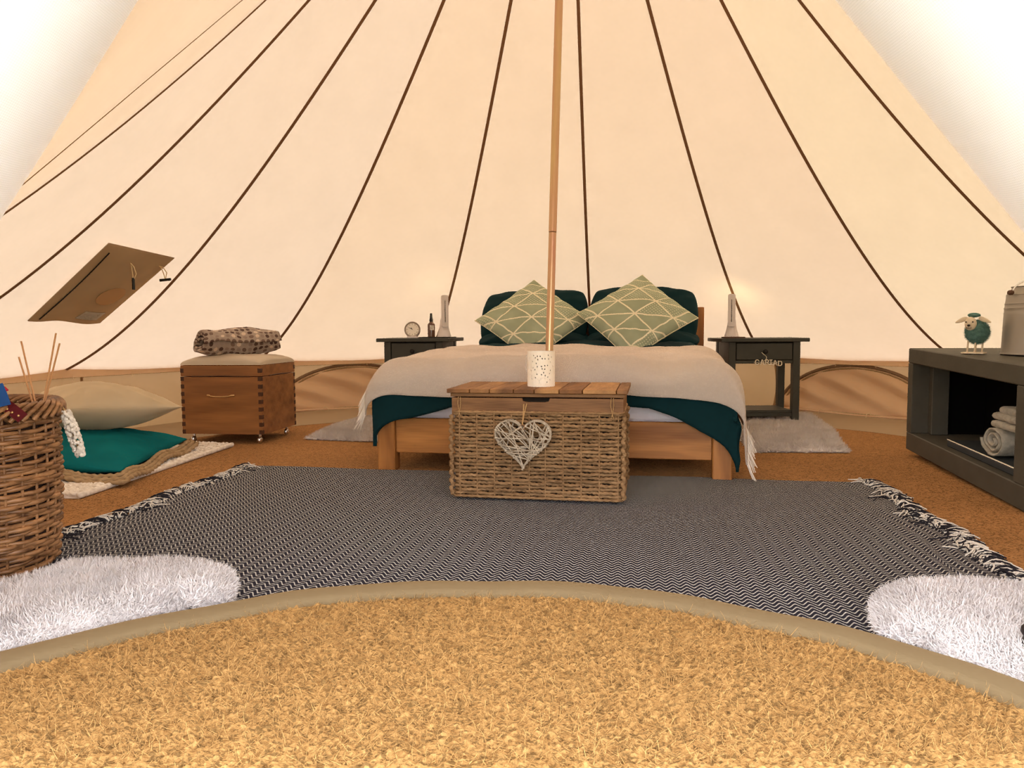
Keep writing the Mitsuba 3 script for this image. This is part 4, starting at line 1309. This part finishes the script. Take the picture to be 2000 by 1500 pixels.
for k in range(NR):
    z0 = 0.010 + (KH - 0.045) * k / (NR - 1)
    a = np.linspace(0, 2 * np.pi, 181)[:-1]
    ph = a * ns / 2 + np.pi * (k % 2) + 0.3 * np.sin(a * 3 + k)
    r = radius(np.full_like(a, z0)) + 0.0046 * np.cos(ph)
    z = z0 + 0.0022 * np.sin(a * 5 + k * 2.1) + 0.0028 * np.sin(a * 2 + k * 0.9)
    part(bk, 'weaver', kp(tube(np.column_stack([r * np.cos(a), r * np.sin(a), z]), 0.0058 + 0.0006 * np.sin(k * 5.0), 7, closed=True)), 'mat_cane', smooth=True)
    if k % 3 == 1:
        r2_ = radius(np.full_like(a, z0)) - 0.0046 * np.cos(ph)
        part(bk, 'weaver', kp(tube(np.column_stack([r2_ * np.cos(a), r2_ * np.sin(a), z + 0.0065]), 0.0040, 6, closed=True)), 'mat_cane', smooth=True)
for i in range(44):
    c = np.linspace(0, 1, 14)
    a = 2 * np.pi * i / 44 + c * 0.80
    r = KR + 0.006 + 0.017 * np.sin(np.pi * (c * 1.25 - 0.35))
    r = KR + 0.016 * np.cos(np.pi * (1.35 * c - 0.15))
    z = KH - 0.024 + 0.040 * np.sin(np.pi * np.clip(c * 1.02, 0, 1)) ** 0.8 - 0.004 * c
    part(bk, 'rim_cane', kp(tube(np.column_stack([r * np.cos(a), r * np.sin(a), z]), 0.0053, 7)), 'mat_cane', smooth=True)
part(bk, 'base', kp(place(disc(0.165, 0.012, 40), None, (0, 0, 0.008))), 'mat_cane')
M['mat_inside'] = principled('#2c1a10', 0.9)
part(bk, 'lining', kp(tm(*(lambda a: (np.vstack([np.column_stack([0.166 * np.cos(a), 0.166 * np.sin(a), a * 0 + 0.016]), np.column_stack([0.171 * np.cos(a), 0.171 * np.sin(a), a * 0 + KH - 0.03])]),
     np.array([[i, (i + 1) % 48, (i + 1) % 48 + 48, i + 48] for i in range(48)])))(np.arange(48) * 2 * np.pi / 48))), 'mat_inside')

# things in the basket
M['mat_reed'] = principled('#c08f63', 0.7)
M['mat_diff_glass'] = principled('#d8cdbd', 0.15, specular=0.5)
df = thing('reed_diffuser', 'reed diffuser whose thin sticks rise out of the cane basket', 'reed diffuser')
DP = np.array([-1.205, 1.910, 0.020])
part(df, 'bottle', place(lathe([(0.0001, 0.245), (0.020, 0.245), (0.022, 0.25), (0.022, 0.300), (0.019, 0.308), (0.012, 0.313), (0.012, 0.330), (0.0095, 0.330), (0.0095, 0.313), (0.0001, 0.309)], 24), None, DP), 'mat_diff_glass', smooth=40)
for (x0, x1, y1, z1) in ((0.006, -0.048, 0.02, 0.548), (0.004, -0.053, 0.015, 0.508), (-0.004, 0.048, 0.01, 0.568), (-0.006, 0.047, 0.025, 0.542)):
    q0 = np.array([x0, 0, 0.318]); q1 = np.array([x1, y1, z1])
    part(df, 'reed', place(tube([q0, (q0 + q1) / 2, q1], 0.0021, 6), None, DP), 'mat_reed', smooth=True)
bx = thing('folded_paper', 'stack of white paper just showing inside the cane basket', 'paper')
whole(bx, place(cbox(-0.085, 0.085, -0.09, 0.10, 0.012, 0.243, 0.002), rot_z(0.2), (-1.31, 1.85, 0.0195)), 'mat_ceramic')
# diffuser stands on that stack
M['mat_maroon'] = principled('#50151a', 0.75, specular=0.1); M['mat_redband'] = principled('#a82a38', 0.7, specular=0.1); M['mat_blue'] = principled('#244a86', 0.7, specular=0.1)
cl = thing('strap_collar', 'maroon and blue strap hung over the basket rim at the left edge', 'strap')


def band(p, nrm_, w, th, key, mat, **kw):
    p = np.asarray(p, float)
    t = np.gradient(p, axis=0); t /= np.linalg.norm(t, axis=1, keepdims=True)
    s = np.cross(t, np.asarray(nrm_, float)); s /= np.linalg.norm(s, axis=1, keepdims=True)
    return part(cl, key, sheet(np.stack([p - s * w / 2, p + s * w / 2], 1), th), mat, smooth=False, **kw)


mb = band([(-1.231, 1.755, 0.457), (-1.183, 1.735, 0.433), (-1.156, 1.732, 0.415), (-1.134, 1.738, 0.392)], (0.3, -0.9, 0.35), 0.026, 0.004, 'strap', 'mat_maroon')
for q in [(-1.162, 1.727, 0.415), (-1.151, 1.727, 0.407), (-1.139, 1.73, 0.399)]:
    part(mb, 'eyelet', place(trimesh.creation.icosphere(1, 0.0032), None, np.array(q)), 'mat_brass', smooth=True)
band([(-1.174, 1.715, 0.472), (-1.164, 1.715, 0.445), (-1.16, 1.718, 0.424)], (0.25, -0.9, 0.3), 0.024, 0.004, 'loop', 'mat_blue', label='blue loop')
band([(-1.198, 1.72, 0.446), (-1.183, 1.73, 0.454), (-1.172, 1.745, 0.46)], (0.2, -0.6, 0.8), 0.014, 0.003, 'loop', 'mat_redband', label='red loop')

# string of pale pods from the basket
M['mat_pod'] = principled(proc(lambda p, n, uv: mix((0.50, 0.44, 0.38), (0.80, 0.74, 0.67), noise(p.x * 120, p.y * 120, p.z * 120))), 0.7)
gd = thing('pod_garland', 'string of pale round pods hanging from the cane basket', 'garland')
ga, gb = np.array((-1.131, 1.9, 0.391)), np.array((-1.115, 1.93, 0.272))
r7 = np.random.default_rng(3)
part(gd, 'cord', tube([np.array((-1.138, 1.88, 0.419)), ga, (ga + gb) / 2, gb], 0.002, 6), 'mat_raffia')
for i in range(230):
    t = (i + r7.random()) / 230
    a = i * 2.4 + r7.random()
    wdt = 0.0105 * (0.8 + 0.4 * math.sin(np.pi * t))
    s = trimesh.creation.icosphere(1, 0.0034 + 0.0016 * r7.random())
    s.vertices *= [1, 1, 1.25]
    part(gd, 'pod', place(s, None, ga + (gb - ga) * t + np.array([math.cos(a), math.sin(a), 0.2 * r7.normal()]) * wdt), 'mat_pod', smooth=True)

# ------------------------------------------------------------------ floor cushions on a knitted rug
M['mat_knit'] = cloth(proc(lambda p, n, uv: mix((0.55, 0.47, 0.38), (0.86, 0.79, 0.69), noise(p.x * 90, p.y * 90, p.z * 90))))
kr = thing('knitted_rug', 'cream knitted bobble rug under the floor cushions', 'rug')
K0, K1, K2, K3 = np.array([-1.535, 2.63]), np.array([-1.425, 3.80]), np.array([-2.15, 3.95]), np.array([-2.05, 2.70])
P = np.array([[K0, K1], [K3, K2]])
u = np.linspace(0, 1, 30)
XYk = (1 - u)[:, None, None] * ((1 - u)[None, :, None] * K0 + u[None, :, None] * K1) + u[:, None, None] * ((1 - u)[None, :, None] * K3 + u[None, :, None] * K2)
Zk = 0.018 + 0 * XYk[..., 0]
part(kr, 'ground', sheet(np.concatenate([XYk, Zk[..., None]], -1)[::-1].copy(), 0.0165), 'mat_knit', smooth=30)
part(kr, 'edging', tube(np.column_stack([K0 + (K1 - K0) * u[:, None], np.full(30, 0.012)]), 0.0115, 8), 'mat_knit', smooth=True)
bobs = []
unit = trimesh.creation.icosphere(1, 1.0)
r8 = np.random.default_rng(8)
for i in range(16):
    for j in range(88):
        a, b = 0.03 + i * 0.026, (j + 0.5 * (i % 2)) / 88.5
        q = (1 - a) * ((1 - b) * K0 + b * K1) + a * ((1 - b) * K3 + b * K2)
        s = unit.copy()
        s.vertices = s.vertices * np.array([0.0085, 0.0075, 0.0075]) * (0.8 + 0.4 * r8.random()) + np.array([*q, 0.019]) + 0.0015 * r8.normal(size=3)
        bobs.append(s)
part(kr, 'bobbles', cat(bobs), 'mat_knit', smooth=True, kind='stuff')

M['mat_teal'] = cloth(proc(lambda p, n, uv: mix(lin('#0a4f54'), lin('#0f6a6c'), fbm(p.x * 8, p.y * 8, p.z * 8))))
M['mat_jute'] = cloth(proc(lambda p, n, uv: mix((0.22, 0.135, 0.06), (0.47, 0.33, 0.19), fbm(p.x * 60, p.y * 60, p.z * 60))))
M['mat_beige'] = cloth(proc(lambda p, n, uv: mix(lin('#b3a082'), lin('#cbb89a'), fbm(p.x * 7, p.y * 7, p.z * 7))))
tc = thing('floor_cushion', 'teal square floor cushion with a plaited jute edge on the knitted rug', 'cushion', 'cushions stacked on the floor')
TCR = rot_z(0.06); TCO = np.array([-1.865, 3.17, 0.104])
m, uv = pillow(0.70, 0.70, 0.13, 36, 0.03, 0.45, seed=9, wrinkle=0.006)
tcw = lambda q: place(q, TCR @ RX(0.03) @ RY(0.10), TCO)
part(tc, 'cover', tcw(m), 'mat_teal', smooth=60)
# the plaited edge droops past the cushion's rim
e_ = np.linspace(-1, 1, 60)
per = np.concatenate([np.stack([e_, -np.ones(60)], 1)[:-1], np.stack([np.ones(60), e_], 1)[:-1], np.stack([-e_, np.ones(60)], 1)[:-1], np.stack([-np.ones(60), -e_], 1)[:-1]])
for k in range(3):
    off = 0.356 + 0.0150 * k
    pull = 1 - 0.03 * (1 - np.minimum(np.abs(per[:, 0]), np.abs(per[:, 1])) ** 2)
    wv = 0.010 * np.sin(np.arange(len(per)) * 0.22) - 0.008 * k
    p = np.column_stack([per[:, 0] * off * pull, per[:, 1] * off * pull, -0.006 + wv - 0.012])
    part(tc, 'plait', tcw(rope(p, 0.0125, 0.042 * (1 if k % 2 else -1), closed=True, strands=2, depth=0.55)), 'mat_jute', smooth=True, label='plaited jute edge' if k == 0 else None)
bc = thing('floor_cushion', 'plain beige cushion lying on top of the teal floor cushion', 'cushion', 'cushions stacked on the floor')
m, uv = pillow(0.56, 0.56, 0.21, 40, 0.08, 0.6, seed=14, wrinkle=0.010)
whole(bc, place(m, rot_z(0.75) @ RX(-0.05) @ RY(0.06), (-1.86, 3.36, 0.255)), 'mat_beige', smooth=60)

# ------------------------------------------------------------------ grey open cupboard at the right
SF, SN = np.array([1.80, 3.42]), np.array([1.60, 2.30])
SA = math.atan2(SF[1] - SN[1], SF[0] - SN[0]) - math.pi / 2
SRm = rot_z(SA)
SL = float(np.linalg.norm(SF - SN))
SLOPE = 0.026


def sk(m, t=(0, 0, 0)):
    """Cupboard frame: x into the cupboard (to the right), y along its front (0 near, SL far), z up; it leans a little with the ground."""
    m = place(m, None, t)
    m.vertices[:, 2] += SLOPE * (m.vertices[:, 1] / SL)
    return place(m, SRm, (SN[0], SN[1], 0))


M['mat_grey_paint'] = principled(proc(paint_fn(lin('#423f36'), lin('#514d43'))), 0.55)
sh = thing('open_cupboard', 'grey painted open-fronted cupboard along the right side', 'cupboard')
D_, H_, Tf = 0.52, 0.462, 0.066
part(sh, 'top', sk(cbox(0, D_, 0, SL, H_ - Tf, H_, 0.004)), 'mat_grey_paint')
part(sh, 'bottom', sk(cbox(0, D_, 0, SL, 0.002, 0.082, 0.004)), 'mat_grey_paint')
part(sh, 'side', sk(cbox(0, D_, SL - 0.055, SL, 0.0825, H_ - Tf - 0.0005, 0.003)), 'mat_grey_paint')
part(sh, 'side', sk(cbox(0, D_, 0, 0.115, 0.0825, H_ - Tf - 0.0005, 0.003)), 'mat_grey_paint')
M['mat_cupboard_shade'] = principled('#0c0b0a', 0.9, specular=0.05)  # near-black stands for the shade inside the cupboard, put into the colour
part(sh, 'back', sk(cbox(D_ - 0.22, D_ - 0.20, 0.116, SL - 0.056, 0.083, H_ - Tf - 0.001, 0.002)), 'mat_cupboard_shade', label='back panel coloured black for the shade inside')
part(sh, 'lining', sk(cbox(0.142, D_ - 0.221, SL - 0.062, SL - 0.0555, 0.083, H_ - Tf - 0.001, 0.001)), 'mat_cupboard_shade', label='inner side coloured black for the shade inside')  # added thin panel, black in place of shade on the inner side
part(sh, 'inner_post', sk(cbox(0.07, 0.14, SL - 0.10, SL - 0.0555, 0.083, H_ - Tf - 0.001, 0.003)), 'mat_grey_paint')

ty = thing('slate_board', 'dark board with a pale edge on the cupboard floor beneath the towels', 'board')
bd = cbox(0.035, 0.29, 0.125, 0.76, 0.0835, 0.108, 0.003)
M['mat_slate'] = principled('#33373a', 0.5)
part(ty, 'board', sk(bd), 'mat_slate')
part(ty, 'edge', sk(cbox(0.034, 0.040, 0.125, 0.76, 0.1085, 0.112, 0.001)), 'mat_ceramic', label='pale edge strip')
M['mat_towel'] = cloth(proc(lambda p, n, uv: mix((0.26, 0.235, 0.185), (0.47, 0.43, 0.35), fbm(p.x * 90, p.y * 90, p.z * 90))))
tw1 = thing('rolled_towel', 'cream towel rolled up on the dark board in the cupboard', 'towel', 'towels in the cupboard')
th = np.linspace(0, 2 * np.pi * 2.7, 170)
rr = 0.012 + 0.050 * th / th[-1]
spx, spz = 1.25 * rr * np.cos(th + 1.9), 0.95 * rr * np.sin(th + 1.9)
L_ = np.linspace(0.0, 0.22, 14)
Pq = np.stack([np.repeat(L_[None], 170, 0), np.repeat(spx[:, None], 14, 1), np.repeat(spz[:, None], 14, 1)], -1)
kk = Pq * 30
Pq = Pq + 0.007 * (np.stack([meshkit.fbm(kk, 2, 1), meshkit.fbm(kk, 2, 2), meshkit.fbm(kk, 2, 3)], -1) - 0.5)
t1 = sheet(Pq, 0.0085)
t1.vertices[:, 2] -= t1.vertices[:, 2].min()
whole(tw1, sk(place(t1, rot_z(0.1), (0.050, 0.395, 0.1125))), 'mat_towel', smooth=True)
tw2 = thing('folded_towel', 'cream towel folded on top of the rolled towel in the cupboard', 'towel', 'towels in the cupboard')
lay = []
for i, (z, w_, ins) in enumerate(((0.0, 0.082, 0.0), (0.028, 0.080, 0.003), (0.052, 0.060, 0.014))):
    q = m3.Manifold.hull(sum((m3.Manifold.sphere(0.0125, 12).translate([x, y, z]) for x in (ins, 0.17) for y in (-w_, w_)), m3.Manifold())).refine_to_length(0.012).to_mesh()
    vv = np.array(q.vert_properties[:, :3])
    vv += 0.007 * (np.stack([meshkit.fbm(vv * 35, 2, i), meshkit.fbm(vv * 35, 2, i + 5), meshkit.fbm(vv * 35, 2, i + 9)], -1) - 0.5)
    lay.append(tm(vv, q.tri_verts))
fz = cat(lay)
fz.vertices[:, 2] -= fz.vertices[:, 2].min()
top_roll = 0.1125 + float(t1.vertices[:, 2].max())
whole(tw2, sk(place(fz, rot_z(0.05), (0.075, 0.345, top_roll - 0.004))), 'mat_towel', smooth=60)

# felt sheep
M['mat_felt'] = cloth(proc(lambda p, n, uv: mix(lin('#3a5a56'), lin('#6f9086'), fbm(p.x * 110, p.y * 110, p.z * 110))))
M['mat_pale_wood'] = principled('#d9c8ad', 0.7)
sp = thing('sheep_ornament', 'small green woolly sheep ornament standing on the grey cupboard', 'ornament')
SP = np.array([1.800, 2.93, 0.0]); SP[2] = H_ + SLOPE * 0.56 + 0.003
SPR = rot_z(-0.80)
spw = lambda m: place(m, SPR, SP)
part(sp, 'stand', spw(cbox(-0.044, 0.034, -0.026, 0.028, 0.0, 0.006, 0.0015)), 'mat_pale_wood')
for x, y in ((-0.024, -0.014), (0.002, -0.016), (-0.004, 0.016), (0.020, 0.012)):
    part(sp, 'leg', spw(tube([(x, y, 0.006), (x + 0.001, y, 0.025), (x + 0.003, y, 0.052)], 0.0033, 8)), 'mat_pale_wood', smooth=True)


def felt_ball(c, r, seed, sub=3, amp=0.1, R=None):
    s = trimesh.creation.icosphere(sub, 1.0)
    v = s.vertices
    n = 1 + amp * (meshkit.fbm(v * 3.3 + seed, 3, seed) - 0.5) * 2 + 0.05 * (meshkit.noise(v * 11, seed) - 0.5)
    v = v * n[:, None] * np.asarray(r)
    if R is not None:
        v = v @ R.T
    return tm(v + np.asarray(c), s.faces)


bdy = felt_ball((0.004, 0.004, 0.084), (0.040, 0.043, 0.045), 3, 4, 0.10)
part(sp, 'body', spw(bdy), 'mat_felt', smooth=True)
nn = 2600
vv = rng.normal(size=(nn, 3)); vv /= np.linalg.norm(vv, axis=1, keepdims=True)
part(sp, 'wool', spw(blades(vv * np.array([0.040, 0.043, 0.045]) + np.array([0.004, 0.004, 0.084]), vv + 0.8 * rng.normal(size=(nn, 3)), 0.008, 0.0014, 0.8, 2)), 'mat_felt', kind='stuff')
hd = part(sp, 'head', spw(felt_ball((-0.010, -0.034, 0.116), (0.0205, 0.019, 0.027), 5, 3, 0.03, RX(0.25))), 'mat_pale_wood', smooth=True, label='pale wooden face')
part(hd, 'hair', spw(felt_ball((-0.003, -0.022, 0.149), (0.022, 0.018, 0.009), 8, 3, 0.15)), 'mat_felt', smooth=True, label='green woolly topknot')
for sx in (-1, 1):
    ear = trimesh.creation.icosphere(3, 1.0)
    ear.vertices *= [0.0235, 0.004, 0.0085]
    ear.vertices[:, 2] *= 1 - 0.35 * (ear.vertices[:, 0] * sx / 0.0235)
    part(hd, 'ear', spw(place(ear, RY(sx * 0.42), (-0.006 + sx * 0.040, -0.020, 0.130))), 'mat_pale_wood', smooth=True)
for sx in (-1, 1):
    part(hd, 'eye', spw(place(trimesh.creation.icosphere(2, 0.0027), None, (-0.010 + sx * 0.0115, -0.0515, 0.123))), 'mat_black', smooth=True)
ns_ = trimesh.creation.icosphere(2, 1.0); ns_.vertices *= [0.0058, 0.003, 0.0040]
part(hd, 'nose', spw(place(ns_, None, (-0.0115, -0.0535, 0.110))), 'mat_black', smooth=True)
c = np.linspace(-1, 1, 9)
part(hd, 'mouth', spw(cat([tube(np.column_stack([-0.0115 + 0.0095 * c, -0.0525 + 0.004 * c ** 2, 0.0985 + 0.003 * c ** 2]), 0.0008, 5), tube([(-0.0115, -0.0535, 0.108), (-0.0115, -0.0530, 0.0985)], 0.0007, 5)])), 'mat_black')

# zinc milk can
M['mat_zinc'] = {'type': 'twosided', 'bsdf': {'type': 'principled', 'base_color': proc(lambda p, n, uv: mix((0.33, 0.30, 0.26), (0.48, 0.44, 0.38), fbm(p.x * 12, p.y * 12, p.z * 5))), 'metallic': 0.75, 'roughness': 0.5}}
zc = thing('milk_can', 'grey zinc milk can with a wooden handle peg at the right edge of the cupboard', 'milk can')
ZC = np.array([1.985, 2.83, H_ + SLOPE * 0.47 + 0.004])
prf = [(0.0001, 0.0), (0.128, 0.0), (0.130, 0.003), (0.127, 0.008), (0.1225, 0.15), (0.1235, 0.155), (0.1215, 0.160), (0.1215, 0.170), (0.1225, 0.174), (0.1205, 0.178), (0.1200, 0.188), (0.1212, 0.191), (0.1190, 0.195), (0.1165, 0.222), (0.1175, 0.225), (0.112, 0.231), (0.101, 0.245), (0.100, 0.252), (0.103, 0.255), (0.098, 0.256), (0.0001, 0.252)]
part(zc, 'body', place(lathe(prf, 48), None, ZC), 'mat_zinc', smooth=35)
hp_ = np.array([-0.123, -0.01, 0.232])
c = np.linspace(0, np.pi, 20)
part(zc, 'bail', place(tube(np.column_stack([-0.122 * np.cos(c), -0.01 + 0.0 * c, 0.232 + 0.055 * np.sin(c)]), 0.0028, 6), None, ZC), 'mat_wire', smooth=True)
part(zc, 'peg', place(lathe([(0.0001, -0.010), (0.007, -0.009), (0.0095, -0.003), (0.0095, 0.005), (0.006, 0.010), (0.0001, 0.011)], 16), rot_axis([0, 1, 0], math.pi / 2), ZC + hp_ + [-0.006, 0, 0.0]), 'mat_tray_brown', smooth=40, label='brown wooden peg')

# small dark post at the right edge, on the sheepskin
M['mat_iron'] = principled('#241c1a', 0.4)
pg = thing('iron_post', 'short black post with a rounded knob at the right edge on the sheepskin', 'post')
whole(pg, place(lathe([(0.0001, 0.0), (0.012, 0.0), (0.012, 0.030), (0.009, 0.033), (0.009, 0.037), (0.0135, 0.044), (0.0125, 0.052), (0.007, 0.058), (0.0001, 0.0595)], 20), None, (0.855, 1.215, 0.040)), 'mat_iron', smooth=40)

# ------------------------------------------------------------------ brown canvas patch on the roof at the left
M['mat_patch'] = cloth(proc(lambda p, n, uv: mix(lin('#a48b70'), lin('#b59a7a'), fbm(p.x * 14, p.y * 14, p.z * 14))))
M['mat_patch_disc'] = cloth('#b58f6a')
M['mat_care_label'] = cloth(proc(lambda p, n, uv: mix((0.42, 0.38, 0.33), (0.12, 0.11, 0.10), dr.select((dr.sin(uv.y * 62) > 0.2) & (noise(uv.x * 40, dr.floor(uv.y * 10), 2.0) > 0.4) & (uv.x > 0.1) & (uv.x < 0.85) & (uv.y < 0.75), 0.8, 0.0))))
PATCH_TL = np.array([-1.6011, 3.0351, 0.9424])
PATCH_TR = np.array([-1.5662, 3.54, 0.9301])
PATCH_BR = np.array([-1.9352, 3.5575, 0.6292])
PATCH_BL = np.array([-1.9658, 3.0696, 0.641])
# the four corners lie on the roof panel; the patch sags a little inwards
_pc = {'tl': PATCH_TL, 'tr': PATCH_TR, 'br': PATCH_BR, 'bl': PATCH_BL}
pt = thing('canvas_patch', 'brown rectangular canvas cover hanging on the roof above the cushions', 'canvas cover')
pn = np.cross(_pc['tr'] - _pc['tl'], _pc['bl'] - _pc['tl']); pn /= np.linalg.norm(pn)
if pn @ (AXISP - _pc['tl']) < 0:
    pn = -pn


def on_patch(u, v, off=0.0):
    u, v = np.broadcast_arrays(np.asarray(u, float), np.asarray(v, float))
    q = ((1 - u) * (1 - v))[..., None] * _pc['tl'] + (u * (1 - v))[..., None] * _pc['tr'] + (u * v)[..., None] * _pc['br'] + ((1 - u) * v)[..., None] * _pc['bl']
    sag = 0.0 + 0.028 * np.sin(np.pi * np.clip(u, 0, 1)) * np.sin(np.pi * np.clip(v, 0, 1)) + 0.006 * np.sin(u * 9 + 1) * v
    return q + pn * (sag + off)[..., None]


Up, Vp = np.meshgrid(np.linspace(0, 1, 26), np.linspace(0, 1, 32), indexing='ij')
part(pt, 'cover', sheet(on_patch(Up, Vp), 0.004), 'mat_patch', smooth=True)
v_ = np.linspace(0.09, 0.96, 20)
part(pt, 'zip', tube(on_patch(0.09 + 0 * v_, v_, 0.007), 0.0024, 5), 'mat_black', label='dark zip line')
q_ = np.linspace(0, 2 * np.pi, 40)
dv = np.array([on_patch(0.60 + 0.17 * r * np.cos(q_), 0.56 + 0.125 * r * np.sin(q_), 0.0062) for r in (0.001, 0.5, 1.0)])
part(pt, 'flue_circle', sheet(dv), 'mat_patch_disc', smooth=True, label='paler oval')
Ul, Vl = np.meshgrid(np.linspace(0.53, 0.83, 4), np.linspace(0.805, 0.93, 4), indexing='ij')
lm = on_patch(Ul, Vl, 0.0065)
part(pt, 'printed_label', sheet(lm), 'mat_care_label', uv=np.stack([(Ul - 0.53) / 0.3, 1 - (Vl - 0.805) / 0.125], -1).reshape(-1, 2), label='small printed label')
for (u, vv_, sx) in ((0.42, 0.14, 0), (0.86, 0.12, 1)):
    a = on_patch(u, vv_, 0.008)
    drop = np.array([[0.004, 0.012, -0.015], [0.006, 0.02, -0.045], [0.0, 0.02, -0.075]]) if not sx else np.array([[0.012, 0.006, -0.006], [0.022, 0.012, -0.03], [0.022, 0.012, -0.062]])
    for ddx in (-0.005, 0.005):
        c = np.vstack([a, a + drop + np.array([[ddx, 0, 0], [ddx * 1.6, 0, 0], [0, 0, 0]])])
        part(pt, 'cord', tube(c, 0.0022, 5), 'mat_loop', smooth=True)
    tg = place(disc(0.006, 0.05, 12), None if not sx else rot_axis([0, 1, 0], math.pi / 2 - 0.1), a + drop[-1] + [0, 0, -0.012 * (1 - sx)])
    part(pt, 'toggle', tg, 'mat_black', smooth=40)
